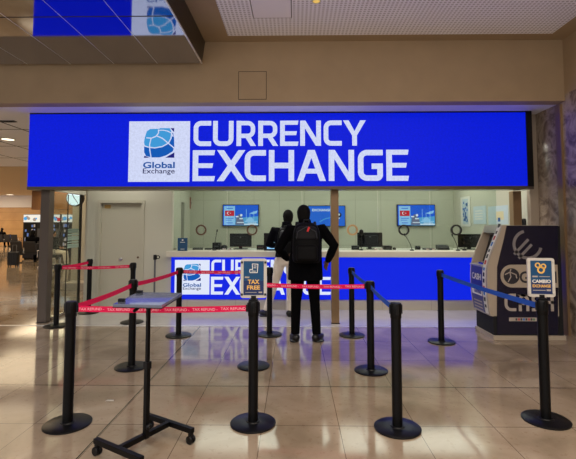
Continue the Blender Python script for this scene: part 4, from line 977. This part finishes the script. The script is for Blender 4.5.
backpack('black backpack with a red tag on the back of the nearer person', (p1[0]+.01, p1[1]-.27, 1.07), .185, .52, .12, 'pack', 'packgrey', True)
backpack('dark backpack with grey straps on the person at the counter', (p2[0], p2[1]-.20, 1.07), .145, .44, .09, 'pack', 'strap', False)

# ================================================================== FAR HALL AT LEFT
def seat_parts(t, i, w=.52):
    x = i*w
    bm = B(); box(bm, x-.22, x+.22, -.22, .22, .40, .45, .02); obj('seat', bm, 'chair', t)
    bm = B(); box(bm, x-.22, x+.22, -.03, .02, 0, .45, .015, Matrix.Translation((0, -.22, .45)) @ Matrix.Rotation(.22, 4, 'X')); obj('backrest', bm, 'chair', t)
def bench(n, loc, rz, label):
    t = thing('airport_bench', label, 'bench', loc, rz, 'benches in the hall'); w = .52
    obj('beam', box(B(), -.26, (n-1)*w+.26, -.04, .04, .33, .40), 'darksteel', t)
    for i in range(n): seat_parts(t, i, w)
    for x in (-.02, (n-1)*w+.02):
        bm = B(); box(bm, x-.025, x+.025, -.03, .03, .05, .33); box(bm, x-.03, x+.03, -.3, .3, 0, .05, .01); obj('leg', bm, 'chrome', t)
    for i in range(n+1):
        x = -.26+i*w; obj('armrest', tube(B(), [(x, -.2, .42), (x, -.2, .64), (x, .14, .64), (x, .18, .42)], .018, 8), 'chrome', t, True)
    return t
g = G(18.5, 264)
g.x -= .2; bn1 = bench(3, (g.x, g.y+.35, 0), .12, 'dark bench with chrome armrests just left of the brown column')
g2 = G(53, 266)
bench(3, (g2.x+.1, g2.y+.3, 0), -1.5, 'dark bench seen through the glass right of the brown column')
JS = dict(pelvis=(0, -.05, .54), chest=(0, -.10, .88), neck=(0, -.08, 1.09), head=(0, -.04, 1.235),
          Lsh=(-.2, -.09, 1.02), Lel=(-.26, .02, .76), Lwr=(-.14, .24, .70), Lhd=(.6, .7, 0), Lhs=(0, .3, 1), Rsh=(.2, -.09, 1.02), Rel=(.26, .02, .76), Rwr=(.14, .24, .70), Rhd=(-.6, .7, 0), Rhs=(0, .3, 1),
          Lhip=(-.1, 0, .53), Lkn=(-.12, .42, .52), Lan=(-.12, .46, .088), Rhip=(.1, 0, .53), Rkn=(.12, .42, .52), Ran=(.13, .52, .088))
c_, s_ = math.cos(.12), math.sin(.12)
person('seated person in dark clothes on the bench left of the brown column', (g.x+.52*c_, g.y+.35+.52*s_, 0), .12, JS, .2, 'cloth', 'trouser', 'hair', 'paleskin', .56, .016)
person('seated person in a dark jacket and beige trousers behind the glass', (g2.x+.1+.52*math.cos(1.5), g2.y+.3-.52*math.sin(1.5), 0), -1.5, JS, .2, 'cloth', 'beigecloth', 'hair', 'paleskin', .56, .016)
g = G(13, 266.5)
sc_ = thing('suitcase', 'black upright suitcase with its handle pulled out, left of the bench', 'suitcase', (g.x, g.y, 0), .1)
obj('shell', box(B(), -.17, .17, -.11, .11, .05, .55, .03), 'suit', sc_); bm = B()
for k in range(5): box(bm, -.13+k*.06, -.115+k*.06, -.114, .114, .09, .51)
obj('ribs', bm, 'blackplastic', sc_)
obj('pull_handle', tube(B(), [(-.07, .06, .54), (-.07, .06, .8), (.07, .06, .8), (.07, .06, .54)], .011, 8), 'greyplastic', sc_, True)
for x in (-.13, .13):
    for y_ in (-.07, .07):
        bm = B(); lathe(bm, [(0, -.012), (.025, -.012), (.025, .012), (0, .012)], 14, Matrix.Translation((x, y_, .025)) @ Matrix.Rotation(PI/2, 4, 'X')); w_ = obj('wheel', bm, 'blackplastic', sc_, 40)
        obj('fork', box(B(), x-.015, x+.015, y_-.016, y_+.016, .03, .055), 'blackplastic', w_)
g3 = G(55, 263.5)
t = thing('shopping_bag', 'white bag on the floor at the feet of the person behind the glass', 'bag', (g3.x, g3.y-.3, 0), .2)
bm = B(); loft(bm, [(0, 0, 0, .17, .1), (0, 0, .02, .18, .11), (0, 0, .2, .17, .09), (0, 0, .26, .15, .05)], 16, 4); obj('sack', bm, 'bagwhite', t, 40); obj('handle', tube(B(), [(-.07, 0, .25), (-.05, 0, .36), (.05, 0, .36), (.07, 0, .25)], .01, 8), 'bagwhite', t, True)
g4 = G(3, 247)
bench(4, (g4.x-.6, g4.y, 0), .0, 'dark bench far away by the wooden wall, at the left edge')
JS2 = dict(JS)
person('far seated person in dark clothes by the wooden wall', (g4.x-.6+.52, g4.y, 0), 0, JS2, .21, 'cloth', 'trouser', 'hair', 'paleskin', .56, .022)
o = thing('rucksack', 'blue and black rucksack on the far bench by the wooden wall', 'rucksack', (g4.x-.6+1.04, g4.y, .45))
bm = B(); loft(bm, [(0, 0, 0, .16, .11), (0, 0, .03, .18, .13), (0, 0, .3, .18, .12), (0, 0, .45, .1, .07)], 18, 3); obj('sack', bm, 'suit', o, 40); bm = B(); loft(bm, [(0, -.1, .18, .14, .06), (0, -.11, .3, .15, .06), (0, -.08, .4, .11, .06)], 16, 3); obj('top_pocket', bm, 'bagblue', o, 40)
# vending machines
def vending(x0, x1, label, Y, seed, zh=2.05):
    random.seed(seed)
    a = P(x0, 230, Y).x; b = P(x1, 230, Y).x; w = (b-a)/2
    t = thing('vending_machine', label, 'vending machine', ((a+b)/2, Y, 0), 0, 'lit vending machines in the far hall')
    obj('cabinet', box(B(), -w, w, 0, .8, .04, zh, .015), 'darksteel', t); obj('feet', box(B(), -w+.05, w-.05, .05, .75, 0, .04), 'matteblack', t)
    hd_ = obj('lit_header', box(B(), -w+.02, w-.02, -.02, 0, zh-.36, zh-.02), 'vendlit', t)
    sp_ = []
    for k in range(5):
        u = random.uniform(-.8, .8)*w; r = random.uniform(.04, .09); sp_.append(disc(u, zh-.19+random.uniform(-.06, .06), r, 12))
    polys('header_art', sp_[:3], -.02, 'scr_r' if seed == 2 else 'vendcol', hd_, .002); polys('header_art', sp_[3:], -.02, 'scr_t', hd_, .003)
    wn = obj('window', box(B(), -w+.08, w-.22, -.012, 0, .55, zh-.42), 'matteblack', t)
    for r in range(5):
        for mm in ('vendblue', 'vendcol'):
            ps = []
            for c in range(5):
                if random.random() < .5:
                    x = -w+.1+(2*w-.36)*c/5; z = .62+r*.21; ps.append(rrect(x, x+.07, z, z+random.uniform(.1, .16), .012, 2))
            if ps: polys('goods', ps, -.012, mm, wn, .006)
    obj('keypad_panel', box(B(), w-.18, w-.05, -.02, 0, 1.0, 1.4), 'greyplastic', t); obj('dispense_flap', box(B(), -w+.1, w-.24, -.015, 0, .2, .42), 'blackplastic', t)
YV = 19.6
vending(23, 41.5, 'lit vending machine just left of the brown column', YV, 1)
vending(49.5, 60, 'lit vending machine with a red mark, seen right of the brown column', YV, 2)
vending(61.2, 73.5, 'lit vending machine seen through the glass below the clock', YV, 3)
bm = B(); a = P(72, 230, 15).x; b = P(84, 230, 15).x
tag(obj('pillar', box(bm, a, b+.6, 15, 15.8, 0, ZS), 'white'), 'broad pale pillar far behind the glass partition', 'pillar')
a = P(50, 230, 22).x; b = P(86, 230, 22).x
bm = B(); box(bm, a-1, b+1.5, 22.0, 22.4, 2.35, ZS); struct('trim_10', bm, 'brown')
a = P(61.5, 290, 10.4).x; b = P(84, 290, 10.4).x; 
tag(obj('low_plinth', box(B(), a, b, 10.4, 10.9, 0, .17, .01), 'tan'), 'low tan plinth on the hall floor behind the glass partition', 'plinth')

# ================================================================== LIGHT
def area(name, loc, sx_, sy_, power, col, rot=(0, 0, 0)):
    l = bpy.data.lights.new(name, 'AREA'); l.shape = 'RECTANGLE'; l.size = sx_; l.size_y = sy_; l.energy = power; l.color = col
    o = bpy.data.objects.new(name, l); COL.objects.link(o); o.location = loc; o.rotation_euler = rot; return o
WARM = (1, .88, .72); NEUT = (1, .96, .86)
for x in (-1.2, 1.0, 3.0): area('inner_ceiling_lamp', (x, 9.4, 2.93), 1.7, 1.1, 25, NEUT)
area('inner_ceiling_lamp', (-3.1, 7.5, 2.93), .6, .6, 14, NEUT)
for x in (-.6, 1.6, 3.0): area('inner_ceiling_lamp', (x, 7.5, 2.93), .9, .5, 18, NEUT)
for x, y_, p in ((-.2, -.4, 50), (2.4, -.4, 50), (-.2, 2.2, 52), (2.4, 2.2, 52), (-5.5, -.3, 8)): area('hall_ceiling_lamp', (x, y_, (ZK if x < -1 else ZC)-.05), 1.9, 1.1, p, WARM)
for x, y_, p in ((-7, 10, 70), (-9, 15, 100), (-14, 15, 130), (-11, 21, 200), (-18, 22, 200), (-16, 28, 190), (-22, 28, 190)): area('far_hall_lamp', (x, y_, ZS-.06), 3.6, 3.6, p, (1, .80, .52))
wd = bpy.data.worlds.new('world'); sc.world = wd; wd.use_nodes = True
bg = wd.node_tree.nodes['Background']; bg.inputs[0].default_value = (1, .96, .95, 1)
k = N(wd); wtc = k.n.new('ShaderNodeTexCoord'); wsp = k.n.new('ShaderNodeSeparateXYZ'); k.l.new(wtc.outputs['Generated'], wsp.inputs[0])
# world light shaped: dim at eye level against glass haze, bright above and below
mr = k.n.new('ShaderNodeMapRange'); mr.interpolation_type = 'SMOOTHSTEP'
k.l.new(k.math('ABSOLUTE', wsp.outputs[2]), mr.inputs[0])
for i_, v_ in ((1, .10), (2, .30), (3, .25), (4, 2.6)): mr.inputs[i_].default_value = v_
k.l.new(mr.outputs[0], bg.inputs[1])

sc.view_settings.view_transform = 'Standard'; sc.view_settings.look = 'None'; sc.view_settings.gamma = 1; sc.view_settings.exposure = 0; sc.view_settings.use_curve_mapping = False
